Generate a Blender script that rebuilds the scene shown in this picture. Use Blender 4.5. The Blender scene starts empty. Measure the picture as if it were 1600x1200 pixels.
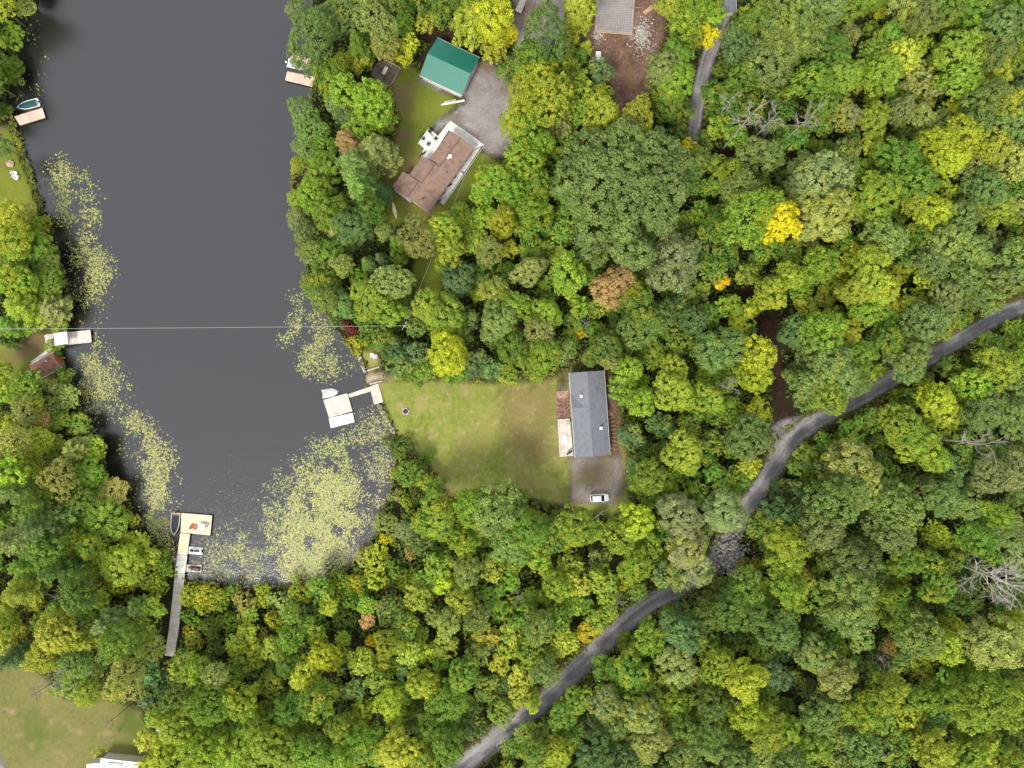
import bpy, math, random, time
_t0 = time.time()
import numpy as np
from math import radians, sin, cos, pi, sqrt, atan2

# ------------------------------------------------------------------ camera, sky, sun, exposure
scene = bpy.context.scene
COL = scene.collection
H = 165.0          # camera height above the water
S = 0.15           # metres on the water per photograph pixel
G = 0.5            # level of the land
cam_d = bpy.data.cameras.new('camera'); cam = bpy.data.objects.new('camera', cam_d); COL.objects.link(cam)
cam.location = (0, 0, H); cam.rotation_euler = (0, 0, 0)
cam_d.sensor_width = 36; cam_d.lens = 36 * H / (1600 * S); cam_d.clip_start = 1; cam_d.clip_end = 9000
scene.camera = cam

SUN_EL, SUN_AZ = 50.0, 209.0      # degrees; azimuth clockwise from +Y (photo top)
world = bpy.data.worlds.new('World'); scene.world = world; world.use_nodes = True
wn = world.node_tree.nodes; wl = world.node_tree.links; wn.clear()
wo = wn.new('ShaderNodeOutputWorld'); bg = wn.new('ShaderNodeBackground')
sky = wn.new('ShaderNodeTexSky'); sky.sky_type = 'NISHITA'; sky.sun_disc = False
sky.sun_elevation = radians(SUN_EL); sky.sun_rotation = radians(SUN_AZ)
sky.air_density = 1.0; sky.dust_density = 3.0; sky.ozone_density = 1.0
mx = wn.new('ShaderNodeMixRGB'); mx.inputs[0].default_value = 0.72
mx.inputs[2].default_value = (7.6, 7.8, 8.2, 1)      # thin even cloud over the blue
wl.new(sky.outputs[0], mx.inputs[1]); wl.new(mx.outputs[0], bg.inputs[0]); bg.inputs[1].default_value = 0.13
wl.new(bg.outputs[0], wo.inputs[0])
sd = bpy.data.lights.new('sun', 'SUN'); sd.energy = 2.9; sd.angle = radians(15.0); sd.color = (1, 0.95, 0.86)
sun = bpy.data.objects.new('sun', sd); COL.objects.link(sun)
sun.rotation_euler = (radians(90 - SUN_EL), 0, radians(180 - SUN_AZ)); sun.location = (0, 0, 300)
scene.view_settings.view_transform = 'Standard'; scene.view_settings.look = 'None'
scene.view_settings.gamma = 1; scene.view_settings.use_curve_mapping = False
scene.view_settings.exposure = 0.50
scene.cycles.max_bounces = 6; scene.cycles.transparent_max_bounces = 8

rng = np.random.default_rng(7); random.seed(7)

# ------------------------------------------------------------------ helpers
def P(px, py, z=0.0):
    """photograph pixel at height z -> point in metres"""
    k = S * (1 - z / H)
    return ((px - 800) * k, -(py - 600) * k, z)

def tag(o, label=None, cat=None, group=None, kind=None):
    if label: o['label'] = label
    if cat: o['category'] = cat
    if group: o['group'] = group
    if kind: o['kind'] = kind
    return o

def empty(name, loc, rz=0.0, label=None, cat=None, group=None):
    o = bpy.data.objects.new(name, None); COL.objects.link(o); o.location = loc; o.rotation_euler = (0, 0, rz)
    o.empty_display_size = 0.5
    return tag(o, label, cat, group)

def link(name, me, parent=None, loc=None):
    o = bpy.data.objects.new(name, me); COL.objects.link(o)
    if parent: o.parent = parent
    if loc: o.location = loc
    return o

def np_mesh(name, V, F, mat, vface=None, smooth=False):
    """V (n,3), F (m,k) -> mesh, vface = per-face float attribute 'v'"""
    V = np.asarray(V, np.float32); F = np.asarray(F, np.int32); m, k = F.shape
    me = bpy.data.meshes.new(name)
    me.vertices.add(len(V)); me.vertices.foreach_set('co', V.ravel())
    me.loops.add(m * k); me.loops.foreach_set('vertex_index', F.ravel())
    me.polygons.add(m); me.polygons.foreach_set('loop_start', np.arange(m, dtype=np.int32) * k)
    if vface is not None:
        at = me.attributes.new('v', 'FLOAT', 'FACE'); at.data.foreach_set('value', np.asarray(vface, np.float32))
    if smooth: me.polygons.foreach_set('use_smooth', np.ones(m, bool))
    me.update(calc_edges=True); me.validate()
    if mat: me.materials.append(mat)
    return me

class MB:
    """collects simple solids, build() links them as ONE mesh object"""
    def __init__(s): s.v = []; s.f = []; s.a = []
    def add(s, vs, fs, val=0.5):
        n = len(s.v); s.v += [tuple(p) for p in vs]; s.f += [tuple(i + n for i in f) for f in fs]; s.a += [val] * len(fs)
        return s
    def box(s, c, d, rz=0.0, val=0.5, tilt=0.0):
        x, y, z = d[0] / 2, d[1] / 2, d[2] / 2; vs = []
        for k in (-z, z):
            for (i, j) in ((-x, -y), (x, -y), (x, y), (-x, y)):
                ii, kk = i * cos(tilt) + k * sin(tilt), -i * sin(tilt) + k * cos(tilt)
                vs.append((c[0] + ii * cos(rz) - j * sin(rz), c[1] + ii * sin(rz) + j * cos(rz), c[2] + kk))
        return s.add(vs, [(3, 2, 1, 0), (4, 5, 6, 7), (0, 1, 5, 4), (1, 2, 6, 5), (2, 3, 7, 6), (3, 0, 4, 7)], val)
    def prism(s, poly, z0, z1, val=0.5):
        n = len(poly); vs = [(p[0], p[1], z0) for p in poly] + [(p[0], p[1], z1) for p in poly]
        fs = [tuple(range(n - 1, -1, -1)), tuple(range(n, 2 * n))] + [(i, (i + 1) % n, n + (i + 1) % n, n + i) for i in range(n)]
        return s.add(vs, fs, val)
    def slab(s, quad, t, val=0.5):
        """four 3-D points thickened downwards by t"""
        vs = [(p[0], p[1], p[2] - t) for p in quad] + list(quad); n = len(quad)
        fs = [tuple(range(n - 1, -1, -1)), tuple(range(n, 2 * n))] + [(i, (i + 1) % n, n + (i + 1) % n, n + i) for i in range(n)]
        return s.add(vs, fs, val)
    def tube(s, pts, rad, n=6, val=0.5, cap=True):
        pts = [np.array(p, float) for p in pts]
        if not hasattr(rad, '__len__'): rad = [rad] * len(pts)
        vs = []; m = len(pts)
        for i, p in enumerate(pts):
            d = pts[min(i + 1, m - 1)] - pts[max(i - 1, 0)]; d = d / (np.linalg.norm(d) + 1e-9)
            u = np.cross(d, (0, 0, 1) if abs(d[2]) < 0.9 else (1, 0, 0)); u /= np.linalg.norm(u); w = np.cross(d, u)
            for k in range(n):
                a = 2 * pi * k / n; vs.append(tuple(p + rad[i] * (cos(a) * u + sin(a) * w)))
        fs = [(i * n + k, i * n + (k + 1) % n, (i + 1) * n + (k + 1) % n, (i + 1) * n + k) for i in range(m - 1) for k in range(n)]
        if cap: fs += [tuple(range(n - 1, -1, -1)), tuple((m - 1) * n + k for k in range(n))]
        return s.add(vs, fs, val)
    def loft(s, rings, val=0.5, cap=True):
        n = len(rings[0]); vs = [p for r in rings for p in r]; m = len(rings)
        fs = [(i * n + k, i * n + (k + 1) % n, (i + 1) * n + (k + 1) % n, (i + 1) * n + k) for i in range(m - 1) for k in range(n)]
        if cap: fs += [tuple(range(n - 1, -1, -1)), tuple((m - 1) * n + k for k in range(n))]
        return s.add(vs, fs, val)
    def stone(s, c, r, val=0.5, flat=0.7):
        a = random.random() * 6; vs = []
        q = [(-1, 0, 0), (1, 0, 0), (0, -1, 0), (0, 1, 0), (.7, .7, .5), (-.7, .7, .4), (-.6, -.7, .5), (.6, -.7, .6), (0, 0, 1), (.1, .1, -.8)]
        for (x, y, z) in q:
            k = r * random.uniform(.75, 1.2); x, y = x * cos(a) - y * sin(a), x * sin(a) + y * cos(a)
            vs.append((c[0] + x * k, c[1] + y * k, c[2] + z * k * flat))
        fs = [(8, 1, 4), (8, 4, 3), (8, 3, 5), (8, 5, 0), (8, 0, 6), (8, 6, 2), (8, 2, 7), (8, 7, 1),
              (9, 4, 1), (9, 3, 4), (9, 5, 3), (9, 0, 5), (9, 6, 0), (9, 2, 6), (9, 7, 2), (9, 1, 7)]
        return s.add(vs, fs, val)
    def mesh(s, name, mat, smooth=False, bevel=0):
        me = bpy.data.meshes.new(name); me.from_pydata(s.v, [], s.f); me.update()
        at = me.attributes.new('v', 'FLOAT', 'FACE'); at.data.foreach_set('value', s.a)
        if mat: me.materials.append(mat)
        if smooth: me.polygons.foreach_set('use_smooth', [True] * len(s.f))
        return me
    def build(s, name, mat, parent=None, smooth=False, bevel=0, kind=None):
        o = link(name, s.mesh(name, mat, smooth), parent)
        if bevel:
            b = o.modifiers.new('bevel', 'BEVEL'); b.width = bevel; b.segments = 2; b.limit_method = 'ANGLE'
        if kind: o['kind'] = kind
        return o

def copy_tree(o, parent=None):
    c = o.copy(); COL.objects.link(c)
    if parent is not None: c.parent = parent
    for ch in o.children: copy_tree(ch, c)
    return c

def inside(x, y, poly):
    x = np.asarray(x, float); y = np.asarray(y, float); r = np.zeros(x.shape, bool); n = len(poly)
    for i in range(n):
        x1, y1 = poly[i][:2]; x2, y2 = poly[(i + 1) % n][:2]
        c = ((y1 > y) != (y2 > y)) & (x < (x2 - x1) * (y - y1) / ((y2 - y1) or 1e-9) + x1); r ^= c
    return r

def dist_poly(x, y, poly, closed=True):
    x = np.asarray(x, float); y = np.asarray(y, float); best = np.full(x.shape, 1e9); n = len(poly)
    for i in range(n if closed else n - 1):
        x1, y1 = poly[i][:2]; x2, y2 = poly[(i + 1) % n][:2]; dx, dy = x2 - x1, y2 - y1
        t = np.clip(((x - x1) * dx + (y - y1) * dy) / (dx * dx + dy * dy + 1e-9), 0, 1)
        best = np.minimum(best, np.hypot(x - x1 - t * dx, y - y1 - t * dy))
    return best

def smooth_line(pts, n=8):
    """Catmull-Rom through pixel points"""
    out = []; p = [pts[0]] + list(pts) + [pts[-1]]
    for i in range(1, len(p) - 2):
        for k in range(n):
            t = k / n; a, b, c, d = (np.array(q, float) for q in p[i - 1:i + 3])
            out.append(0.5 * ((2 * b) + (c - a) * t + (2 * a - 5 * b + 4 * c - d) * t * t + (3 * b - a - 3 * c + d) * t ** 3))
    out.append(np.array(pts[-1], float)); return out

# ------------------------------------------------------------------ materials
def nt(name):
    m = bpy.data.materials.new(name); m.use_nodes = True; t = m.node_tree; t.nodes.clear()
    return m, t.nodes, t.links

def ramp(nodes, stops):
    r = nodes.new('ShaderNodeValToRGB'); e = r.color_ramp.elements
    while len(e) < len(stops): e.new(0.5)
    for k, (p, c) in enumerate(stops): e[k].position = p; e[k].color = (*c, 1)
    return r

def noise(nodes, links, scale, detail=4, rough=0.6, vec=None):
    n = nodes.new('ShaderNodeTexNoise'); n.inputs['Scale'].default_value = scale
    n.inputs['Detail'].default_value = detail; n.inputs['Roughness'].default_value = rough
    if vec is None:
        g = nodes.new('ShaderNodeNewGeometry'); vec = g.outputs['Position']
    links.new(vec, n.inputs['Vector']); return n

def solid(name, col, rough=0.6, var=0.12, scale=3.0, metal=0.0, spec=0.4, bump=0.0, face=0.0, dirt=None):
    """painted / natural surface: base colour with noise wear and per-piece variation"""
    m, N, L = nt(name); out = N.new('ShaderNodeOutputMaterial'); b = N.new('ShaderNodeBsdfPrincipled')
    b.inputs['Roughness'].default_value = rough; b.inputs['Metallic'].default_value = metal
    b.inputs['Specular IOR Level'].default_value = spec
    n = noise(N, L, scale)
    d = dirt or tuple(c * (1 - 2.2 * var) for c in col); h = tuple(min(1, c * (1 + var)) for c in col)
    r = ramp(N, [(0.3, d), (0.5, col), (0.72, h)]); L.new(n.outputs['Fac'], r.inputs[0]); src = r.outputs[0]
    if face:
        at = N.new('ShaderNodeAttribute'); at.attribute_name = 'v'
        mr = N.new('ShaderNodeMapRange'); mr.inputs[3].default_value = 1 - face; mr.inputs[4].default_value = 1 + face
        L.new(at.outputs['Fac'], mr.inputs[0]); mm = N.new('ShaderNodeVectorMath'); mm.operation = 'SCALE'
        L.new(src, mm.inputs[0]); L.new(mr.outputs[0], mm.inputs['Scale']); src = mm.outputs[0]
    L.new(src, b.inputs['Base Color'])
    if bump:
        n2 = noise(N, L, scale * 8); bp = N.new('ShaderNodeBump'); bp.inputs['Strength'].default_value = bump
        bp.inputs['Distance'].default_value = 0.05; L.new(n2.outputs['Fac'], bp.inputs['Height']); L.new(bp.outputs[0], b.inputs['Normal'])
    L.new(b.outputs[0], out.inputs[0]); return m

def leaf_mat(per_face=False):
    m, N, L = nt('foliage'); out = N.new('ShaderNodeOutputMaterial')
    oi = N.new('ShaderNodeObjectInfo'); at = N.new('ShaderNodeAttribute'); at.attribute_name = 'v'
    colr = oi.outputs['Color']; amt = oi.outputs['Alpha']
    if per_face:
        tc = N.new('ShaderNodeAttribute'); tc.attribute_name = 'tint'; colr = tc.outputs['Color']; amt = None
    # leaf sprays of one crown differ a little in hue and depth of colour
    hs = N.new('ShaderNodeHueSaturation')
    mh = N.new('ShaderNodeMapRange'); mh.inputs[3].default_value = 0.512; mh.inputs[4].default_value = 0.484
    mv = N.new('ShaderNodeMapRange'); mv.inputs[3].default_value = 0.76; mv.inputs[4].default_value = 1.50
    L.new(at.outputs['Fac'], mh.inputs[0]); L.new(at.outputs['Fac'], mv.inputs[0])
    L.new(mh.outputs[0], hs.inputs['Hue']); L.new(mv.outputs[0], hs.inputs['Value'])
    # patches turning towards autumn colour, amount in the object's alpha
    n = noise(N, L, 0.33, 2, 0.5)
    ma = N.new('ShaderNodeMapRange'); ma.inputs[1].default_value = 0.47; ma.inputs[2].default_value = 0.62
    L.new(n.outputs['Fac'], ma.inputs[0])
    mu = N.new('ShaderNodeMath'); mu.operation = 'MULTIPLY'; L.new(ma.outputs[0], mu.inputs[0]); 
    if amt: L.new(amt, mu.inputs[1])
    else: mu.inputs[1].default_value = .4
    mixc = N.new('ShaderNodeMixRGB'); L.new(mu.outputs[0], mixc.inputs[0]); L.new(colr, mixc.inputs[1])
    mixc.inputs[2].default_value = (0.35, 0.365, 0.024, 1)
    L.new(mixc.outputs[0], hs.inputs['Color'])
    d = N.new('ShaderNodeBsdfPrincipled'); d.inputs['Roughness'].default_value = 0.55; d.inputs['Specular IOR Level'].default_value = 0.25
    t = N.new('ShaderNodeBsdfTranslucent'); L.new(hs.outputs[0], d.inputs['Base Color']); L.new(hs.outputs[0], t.inputs[0])
    ms = N.new('ShaderNodeMixShader'); ms.inputs[0].default_value = 0.36
    L.new(d.outputs[0], ms.inputs[1]); L.new(t.outputs[0], ms.inputs[2]); L.new(ms.outputs[0], out.inputs[0]); return m

def ground_mat(name, stops, s1=0.35, s2=6.0, mixd=0.5, soft=True, edge=1.2, tracks=False, patch=None, bump=0.4):
    """ground cover: two noise scales through a colour ramp; thins out raggedly at its rim (attribute d)"""
    m, N, L = nt(name); out = N.new('ShaderNodeOutputMaterial'); b = N.new('ShaderNodeBsdfPrincipled')
    b.inputs['Roughness'].default_value = 0.95; b.inputs['Specular IOR Level'].default_value = 0.1
    n1 = noise(N, L, s1, 5, 0.6); n2 = noise(N, L, s2, 6, 0.75)
    mixn = N.new('ShaderNodeMixRGB'); mixn.inputs[0].default_value = mixd
    L.new(n1.outputs['Fac'], mixn.inputs[1]); L.new(n2.outputs['Fac'], mixn.inputs[2])
    r = ramp(N, stops); L.new(mixn.outputs[0], r.inputs[0]); src = r.outputs[0]
    if tracks:
        at = N.new('ShaderNodeAttribute'); at.attribute_name = 'u'
        rr = ramp(N, [(0.0, (.80,) * 3), (0.10, (.92,) * 3), (0.26, (1.16,) * 3), (0.38, (.98,) * 3), (0.5, (.90,) * 3), (0.62, (.98,) * 3), (0.74, (1.16,) * 3), (0.90, (.92,) * 3), (1.0, (.80,) * 3)])
        ad = N.new('ShaderNodeMath'); ad.operation = 'MULTIPLY_ADD'; ad.inputs[1].default_value = 0.10
        n3 = noise(N, L, 0.25, 3); L.new(n3.outputs['Fac'], ad.inputs[0])
        sb = N.new('ShaderNodeMath'); sb.operation = 'SUBTRACT'; sb.inputs[1].default_value = 0.05
        L.new(at.outputs['Fac'], ad.inputs[2]); L.new(ad.outputs[0], sb.inputs[0]); L.new(sb.outputs[0], rr.inputs[0])
        mm = N.new('ShaderNodeMixRGB'); mm.blend_type = 'MULTIPLY'; mm.inputs[0].default_value = 1
        L.new(src, mm.inputs[1]); L.new(rr.outputs[0], mm.inputs[2]); src = mm.outputs[0]
        al = N.new('ShaderNodeAttribute'); al.attribute_name = 'l'; cb = N.new('ShaderNodeCombineXYZ')       # wheel-dragged streaks along the road
        m1 = N.new('ShaderNodeMath'); m1.operation = 'MULTIPLY'; m1.inputs[1].default_value = 7.0; L.new(at.outputs['Fac'], m1.inputs[0]); L.new(m1.outputs[0], cb.inputs[0])
        m2 = N.new('ShaderNodeMath'); m2.operation = 'MULTIPLY'; m2.inputs[1].default_value = 0.10; L.new(al.outputs['Fac'], m2.inputs[0]); L.new(m2.outputs[0], cb.inputs[1])
        ns = noise(N, L, 1.0, 5, 0.65, cb.outputs[0]); rs = ramp(N, [(0.3, (.62,) * 3), (0.5, (1.0,) * 3), (0.7, (1.42,) * 3)]); L.new(ns.outputs['Fac'], rs.inputs[0])
        mk = N.new('ShaderNodeMixRGB'); mk.blend_type = 'MULTIPLY'; mk.inputs[0].default_value = 1; L.new(src, mk.inputs[1]); L.new(rs.outputs[0], mk.inputs[2]); src = mk.outputs[0]
    if patch:     # bare / worn patches of their own colour
        for (sc, lo, hi, colr) in patch:
            n4 = noise(N, L, sc, 4, 0.6); mp = N.new('ShaderNodeMapRange'); mp.inputs[1].default_value = lo; mp.inputs[2].default_value = hi
            L.new(n4.outputs['Fac'], mp.inputs[0]); mq = N.new('ShaderNodeMixRGB'); L.new(mp.outputs[0], mq.inputs[0])
            L.new(src, mq.inputs[1]); mq.inputs[2].default_value = (*colr, 1); src = mq.outputs[0]
    L.new(src, b.inputs['Base Color'])
    bp = N.new('ShaderNodeBump'); bp.inputs['Strength'].default_value = bump; bp.inputs['Distance'].default_value = 0.08
    n5 = noise(N, L, s2 * 1.5, 4, 0.7); L.new(n5.outputs['Fac'], bp.inputs['Height']); L.new(bp.outputs[0], b.inputs['Normal'])
    if soft:
        ad = N.new('ShaderNodeAttribute'); ad.attribute_name = 'd'
        n6 = noise(N, L, 0.9, 5, 0.7); ma = N.new('ShaderNodeMath'); ma.operation = 'MULTIPLY_ADD'
        L.new(n6.outputs['Fac'], ma.inputs[0]); ma.inputs[1].default_value = -edge * 2.0; L.new(ad.outputs['Fac'], ma.inputs[2])
        mr = N.new('ShaderNodeMapRange'); mr.inputs[1].default_value = -edge * 0.9; mr.inputs[2].default_value = edge * 0.5
        L.new(ma.outputs[0], mr.inputs[0]); tr = N.new('ShaderNodeBsdfTransparent'); ms = N.new('ShaderNodeMixShader')
        L.new(mr.outputs[0], ms.inputs[0]); L.new(tr.outputs[0], ms.inputs[1]); L.new(b.outputs[0], ms.inputs[2]); L.new(ms.outputs[0], out.inputs[0])
    else:
        L.new(b.outputs[0], out.inputs[0])
    return m

def water_mat():
    m, N, L = nt('lake_water'); out = N.new('ShaderNodeOutputMaterial'); b = N.new('ShaderNodeBsdfPrincipled')
    b.inputs['Base Color'].default_value = (0.012, 0.011, 0.010, 1); b.inputs['Roughness'].default_value = 0.10
    b.inputs['IOR'].default_value = 1.89
    g = N.new('ShaderNodeNewGeometry'); mp = N.new('ShaderNodeMapping'); mp.inputs['Scale'].default_value = (0.8, 1.7, 1)
    mp.inputs['Rotation'].default_value = (0, 0, 0.25); L.new(g.outputs['Position'], mp.inputs[0])
    n1 = noise(N, L, 1.9, 5, 0.7, mp.outputs[0]); n2 = noise(N, L, 0.25, 2, 0.5, mp.outputs[0])
    ad = N.new('ShaderNodeMath'); ad.operation = 'MULTIPLY_ADD'; ad.inputs[1].default_value = 0.8
    L.new(n2.outputs['Fac'], ad.inputs[0]); L.new(n1.outputs['Fac'], ad.inputs[2])
    bp = N.new('ShaderNodeBump'); bp.inputs['Strength'].default_value = 0.5; bp.inputs['Distance'].default_value = 0.10
    L.new(ad.outputs[0], bp.inputs['Height']); L.new(bp.outputs[0], b.inputs['Normal'])
    L.new(b.outputs[0], out.inputs[0]); return m

M = {}
M['leaf'] = leaf_mat()
M['bark'] = solid('bark', (0.13, 0.105, 0.085), 0.9, 0.25, 2.5, bump=0.6)
M['birch'] = solid('birch_bark', (0.62, 0.60, 0.56), 0.8, 0.2, 2.0)
M['dead'] = solid('dead_wood', (.31, .28, .245), .9, .22, 2.0); M['dead_pale'] = solid('bleached_wood', (.46, .42, .37), .9, .2, 2.0)
M['floor'] = ground_mat('forest_floor', [(0.3, (.014, .012, .007)), (0.5, (.026, .022, .011)), (0.62, (.030, .035, .010)), (0.75, (.055, .045, .022))], 0.2, 3.0, soft=False)
M['lawn'] = ground_mat('mown_lawn', [(0.30, (.09, .122, .020)), (0.45, (.182, .21, .040)), (0.58, (.24, .255, .06)), (0.75, (.35, .33, .115))], 0.06, 1.1, 0.6,
                       patch=[(0.04, 0.50, 0.70, (.25, .205, .075)), (0.22, 0.52, 0.66, (.28, .235, .085)), (0.9, 0.58, 0.72, (.33, .28, .14)), (0.3, 0.62, 0.72, (.12, .15, .025))])
M['worn'] = ground_mat('worn_grass', [(0.30, (.15, .13, .04)), (0.46, (.235, .195, .07)), (0.58, (.275, .225, .085)), (0.75, (.34, .28, .125))], 0.12, 1.2, 0.6, edge=6.5)
M['lawn_dry'] = ground_mat('dry_lawn', [(0.30, (.075, .088, .02)), (0.46, (.15, .148, .045)), (0.58, (.19, .168, .058)), (0.75, (.26, .21, .095))], 0.08, 1.2, 0.6,
                       patch=[(0.06, 0.50, 0.64, (.10, .125, .025)), (0.2, .58, .7, (.24, .19, .09))])
M['lawn_lush'] = ground_mat('lush_lawn', [(0.30, (.06, .09, .012)), (0.48, (.13, .16, .02)), (0.62, (.19, .19, .035)), (0.78, (.22, .18, .07))], 0.09, 2.5, 0.4,
                       patch=[(0.055, 0.52, 0.63, (.17, .12, .06))])
M['gravel'] = ground_mat('grey_gravel', [(0.30, (.10, .09, .08)), (0.45, (.215, .195, .185)), (0.56, (.275, .255, .245)), (0.72, (.42, .40, .38))], 0.16, 2.6, 0.55,
                       patch=[(0.09, 0.50, 0.64, (.17, .125, .095)), (1.3, 0.62, 0.75, (.38, .36, .34))])
M['drive'] = ground_mat('worn_gravel', [(0.30, (.11, .085, .065)), (0.45, (.22, .18, .15)), (0.56, (.29, .245, .21)), (0.72, (.42, .37, .33))], 0.2, 1.8, 0.6,
                       patch=[(0.12, 0.52, 0.66, (.22, .18, .09))])
M['dirt'] = ground_mat('brown_dirt', [(0.30, (.045, .025, .018)), (0.45, (.115, .066, .045)), (0.56, (.18, .115, .082)), (0.72, (.33, .25, .21))], 0.22, 1.5, 0.55,
                       patch=[(0.10, 0.55, 0.68, (.17, .095, .055)), (0.13, 0.58, 0.70, (.28, .23, .20))])
M['litter'] = ground_mat('leaf_litter', [(0.28, (.022, .010, .008)), (0.45, (.038, .018, .014)), (0.58, (.060, .032, .022)), (0.74, (.15, .10, .075))], 0.25, 1.6, 0.65, patch=[(0.7, 0.58, 0.70, (.085, .060, .030)), (0.25, 0.55, 0.66, (.035, .035, .014))])
M['sand'] = ground_mat('beach_sand', [(0.28, (.25, .17, .11)), (0.5, (.38, .30, .21)), (0.72, (.58, .51, .40))], 0.4, 2.0, 0.6, edge=1.0)
M['road'] = ground_mat('gravel_road', [(0.30, (.12, .112, .112)), (0.45, (.20, .187, .188)), (0.56, (.245, .23, .23)), (0.72, (.40, .38, .365))], 0.5, 2.4, 0.65, tracks=True, edge=0.6)
M['verge'] = ground_mat('road_verge', [(0.28, (.05, .045, .012)), (0.45, (.10, .085, .022)), (0.6, (.13, .11, .03)), (0.78, (.2, .13, .05))], 0.3, 3.0, 0.5, edge=1.0)
M['water'] = water_mat()
def wood(name, c, var=.09): return solid(name, c, .8, var, .7, spec=.25, face=.13)
M['dock_pale'] = wood('pale_boards', (.58, .51, .43), .12); M['dock_new'] = wood('new_boards', (.66, .55, .38), .09)
M['dock_grey'] = wood('grey_boards', (.58, .53, .46), .10); M['dock_pink'] = wood('cedar_boards', (.62, .45, .36))
M['deck_brown'] = wood('brown_boards', (.15, .115, .09), .25); M['deck_white'] = wood('bleached_boards', (.74, .70, .645), .09)
M['deck_grey'] = wood('greyer_boards', (.50, .47, .45), .1)  # greyer board colour for one strip of the brown house's deck
M['white'] = solid('white_paint', (.74, .735, .72), .5, .05, .8); M['whiteg'] = solid('white_gloss', (.80, .81, .82), .2, .03, .7, spec=.5)
M['frame'] = solid('dark_timber', (.06, .05, .042), .85, .2, 2.0); M['black'] = solid('black_plastic', (.02, .02, .022), .45, .1, 2.0)
M['navy'] = solid('navy_canvas', (.018, .022, .035), .7, .15, 1.5); M['teal'] = solid('teal_canvas', (.012, .075, .07), .7, .2, 1.2)
M['greyc'] = solid('grey_canvas', (.45, .45, .44), .8, .1, 1.0); M['alu'] = solid('aluminium', (.62, .63, .64), .4, .08, 1.5, metal=.6)
M['red'] = solid('red_paint', (.50, .06, .03), .5, .15, 2.0); M['glass'] = solid('dark_glass', (.015, .018, .022), .06, .1, 1.0, spec=.6)
M['roof_grey'] = solid('grey_shingles', (.165, .172, .195), .85, .09, 1.1, bump=.5, spec=.3)
M['roof_brown'] = solid('brown_shingles', (.235, .155, .12), .9, .16, .9, bump=.6, spec=.2)
M['roof_green'] = solid('green_metal', (.014, .155, .11), .38, .05, .5, spec=.75)
M['ridge'] = solid('dark_ridge_cap', (.12, .075, .058), .9, .1, 1.0)
M['roof_red'] = solid('rust_red_roof', (.20, .098, .07), .8, .2, 1.0, bump=.4)
M['siding'] = solid('pale_siding', (.62, .58, .50), .7, .06, 1.0); M['siding_brown'] = solid('brown_siding', (.22, .13, .09), .8, .12, 1.0)
M['concrete'] = solid('fresh_concrete', (.30, .285, .275), .9, .10, .5, bump=.3); M['formwork'] = wood('formwork_boards', (.46, .30, .17))
M['rebar'] = solid('rusty_rebar', (.17, .105, .08), .8, .2, 2.0)
M['stone'] = solid('pale_stone', (.36, .33, .29), .9, .15, 1.5, face=.45, bump=.3); M['stone_dark'] = solid('dark_rubble', (.29, .26, .235), .9, .25, 1.5, face=.75)
M['log'] = solid('grey_log', (.50, .46, .38), .85, .15, 2.0); M['paleyellow'] = solid('pale_yellow_hull', (.72, .66, .44), .4, .08, 1.0)
M['wire'] = solid('pale_wire', (.36, .355, .34), .6, .05, 1.0); M['tire'] = solid('tyre_rubber', (.015, .015, .015), .8, .1, 2.0)
M['paint_white'] = solid('car_white', (.88, .88, .88), .3, .02, .6, spec=.6); M['paint_black'] = solid('car_black', (.015, .016, .02), .15, .1, .6, spec=.6)
M['lamp_red'] = solid('tail_lamp', (.35, .01, .01), .2, .05, 1.0); M['lamp_clear'] = solid('head_lamp', (.7, .72, .74), .1, .05, 1.0)
M['lily'] = None

# ------------------------------------------------------------------ the setting: terrain, lake, lawns, roads
SHORE = [(70, -700), (66, -200), (62, 0), (48, 30), (34, 70), (32, 140), (18, 170), (24, 195), (30, 212), (38, 238), (48, 268), (60, 296), (66, 320), (78, 345), (86, 370),
         (92, 405), (106, 440), (112, 480), (106, 508), (92, 530), (95, 548), (100, 565), (106, 592), (118, 620), (130, 645), (146, 670), (163, 695), (166, 745),
         (192, 768), (205, 792), (212, 820), (226, 838), (252, 852), (270, 872), (274, 895), (292, 905), (330, 912), (380, 919), (470, 914), (510, 904), (540, 890),
         (560, 870), (580, 845), (597, 815), (603, 788), (613, 760), (620, 720), (622, 692), (614, 678), (592, 634), (582, 612), (572, 598), (571, 582), (562, 560), (550, 545),
         (536, 528), (518, 500), (498, 470), (480, 440), (478, 400), (470, 380), (465, 350), (458, 310), (460, 270), (466, 230), (475, 180), (492, 140), (494, 100), (482, 60),
         (476, 30), (490, 0), (500, -200), (500, -700)]
SHORE = [tuple(p) for p in smooth_line(SHORE, 3)]
shore_m = [P(x, y)[:2] for x, y in SHORE]

def axis(lo, hi, step, far):
    core = np.arange(lo, hi + step, step); out = [hi + step * 3]
    while out[-1] < far: out.append(out[-1] + (out[-1] - hi) * 0.8)
    inn = [lo - step * 3]
    while inn[-1] > -far: inn.append(inn[-1] + (inn[-1] - lo) * 0.8)
    return np.concatenate([inn[::-1], core, out])
gx = axis(-150, 150, 1.0, 3000); gy = axis(-115, 115, 1.0, 3000)
X, Y = np.meshgrid(gx, gy); inl = inside(X, Y, shore_m); dl = dist_poly(X, Y, shore_m); sdv = np.where(inl, -dl, dl)
Z = np.clip(sdv * 0.45, -1.6, G)
nx, ny = len(gx), len(gy); idx = np.arange(nx * ny).reshape(ny, nx)
F = np.stack([idx[:-1, :-1], idx[:-1, 1:], idx[1:, 1:], idx[1:, :-1]], -1).reshape(-1, 4)
land = link('ground', np_mesh('ground', np.stack([X, Y, Z], -1).reshape(-1, 3), F, M['floor'], smooth=True))
tag(land, 'dark leaf-covered forest floor around the lake', 'ground', kind='structure')
wv = [P(-260, -900), P(760, -900), P(760, 1010), P(-260, 1010)]
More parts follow.
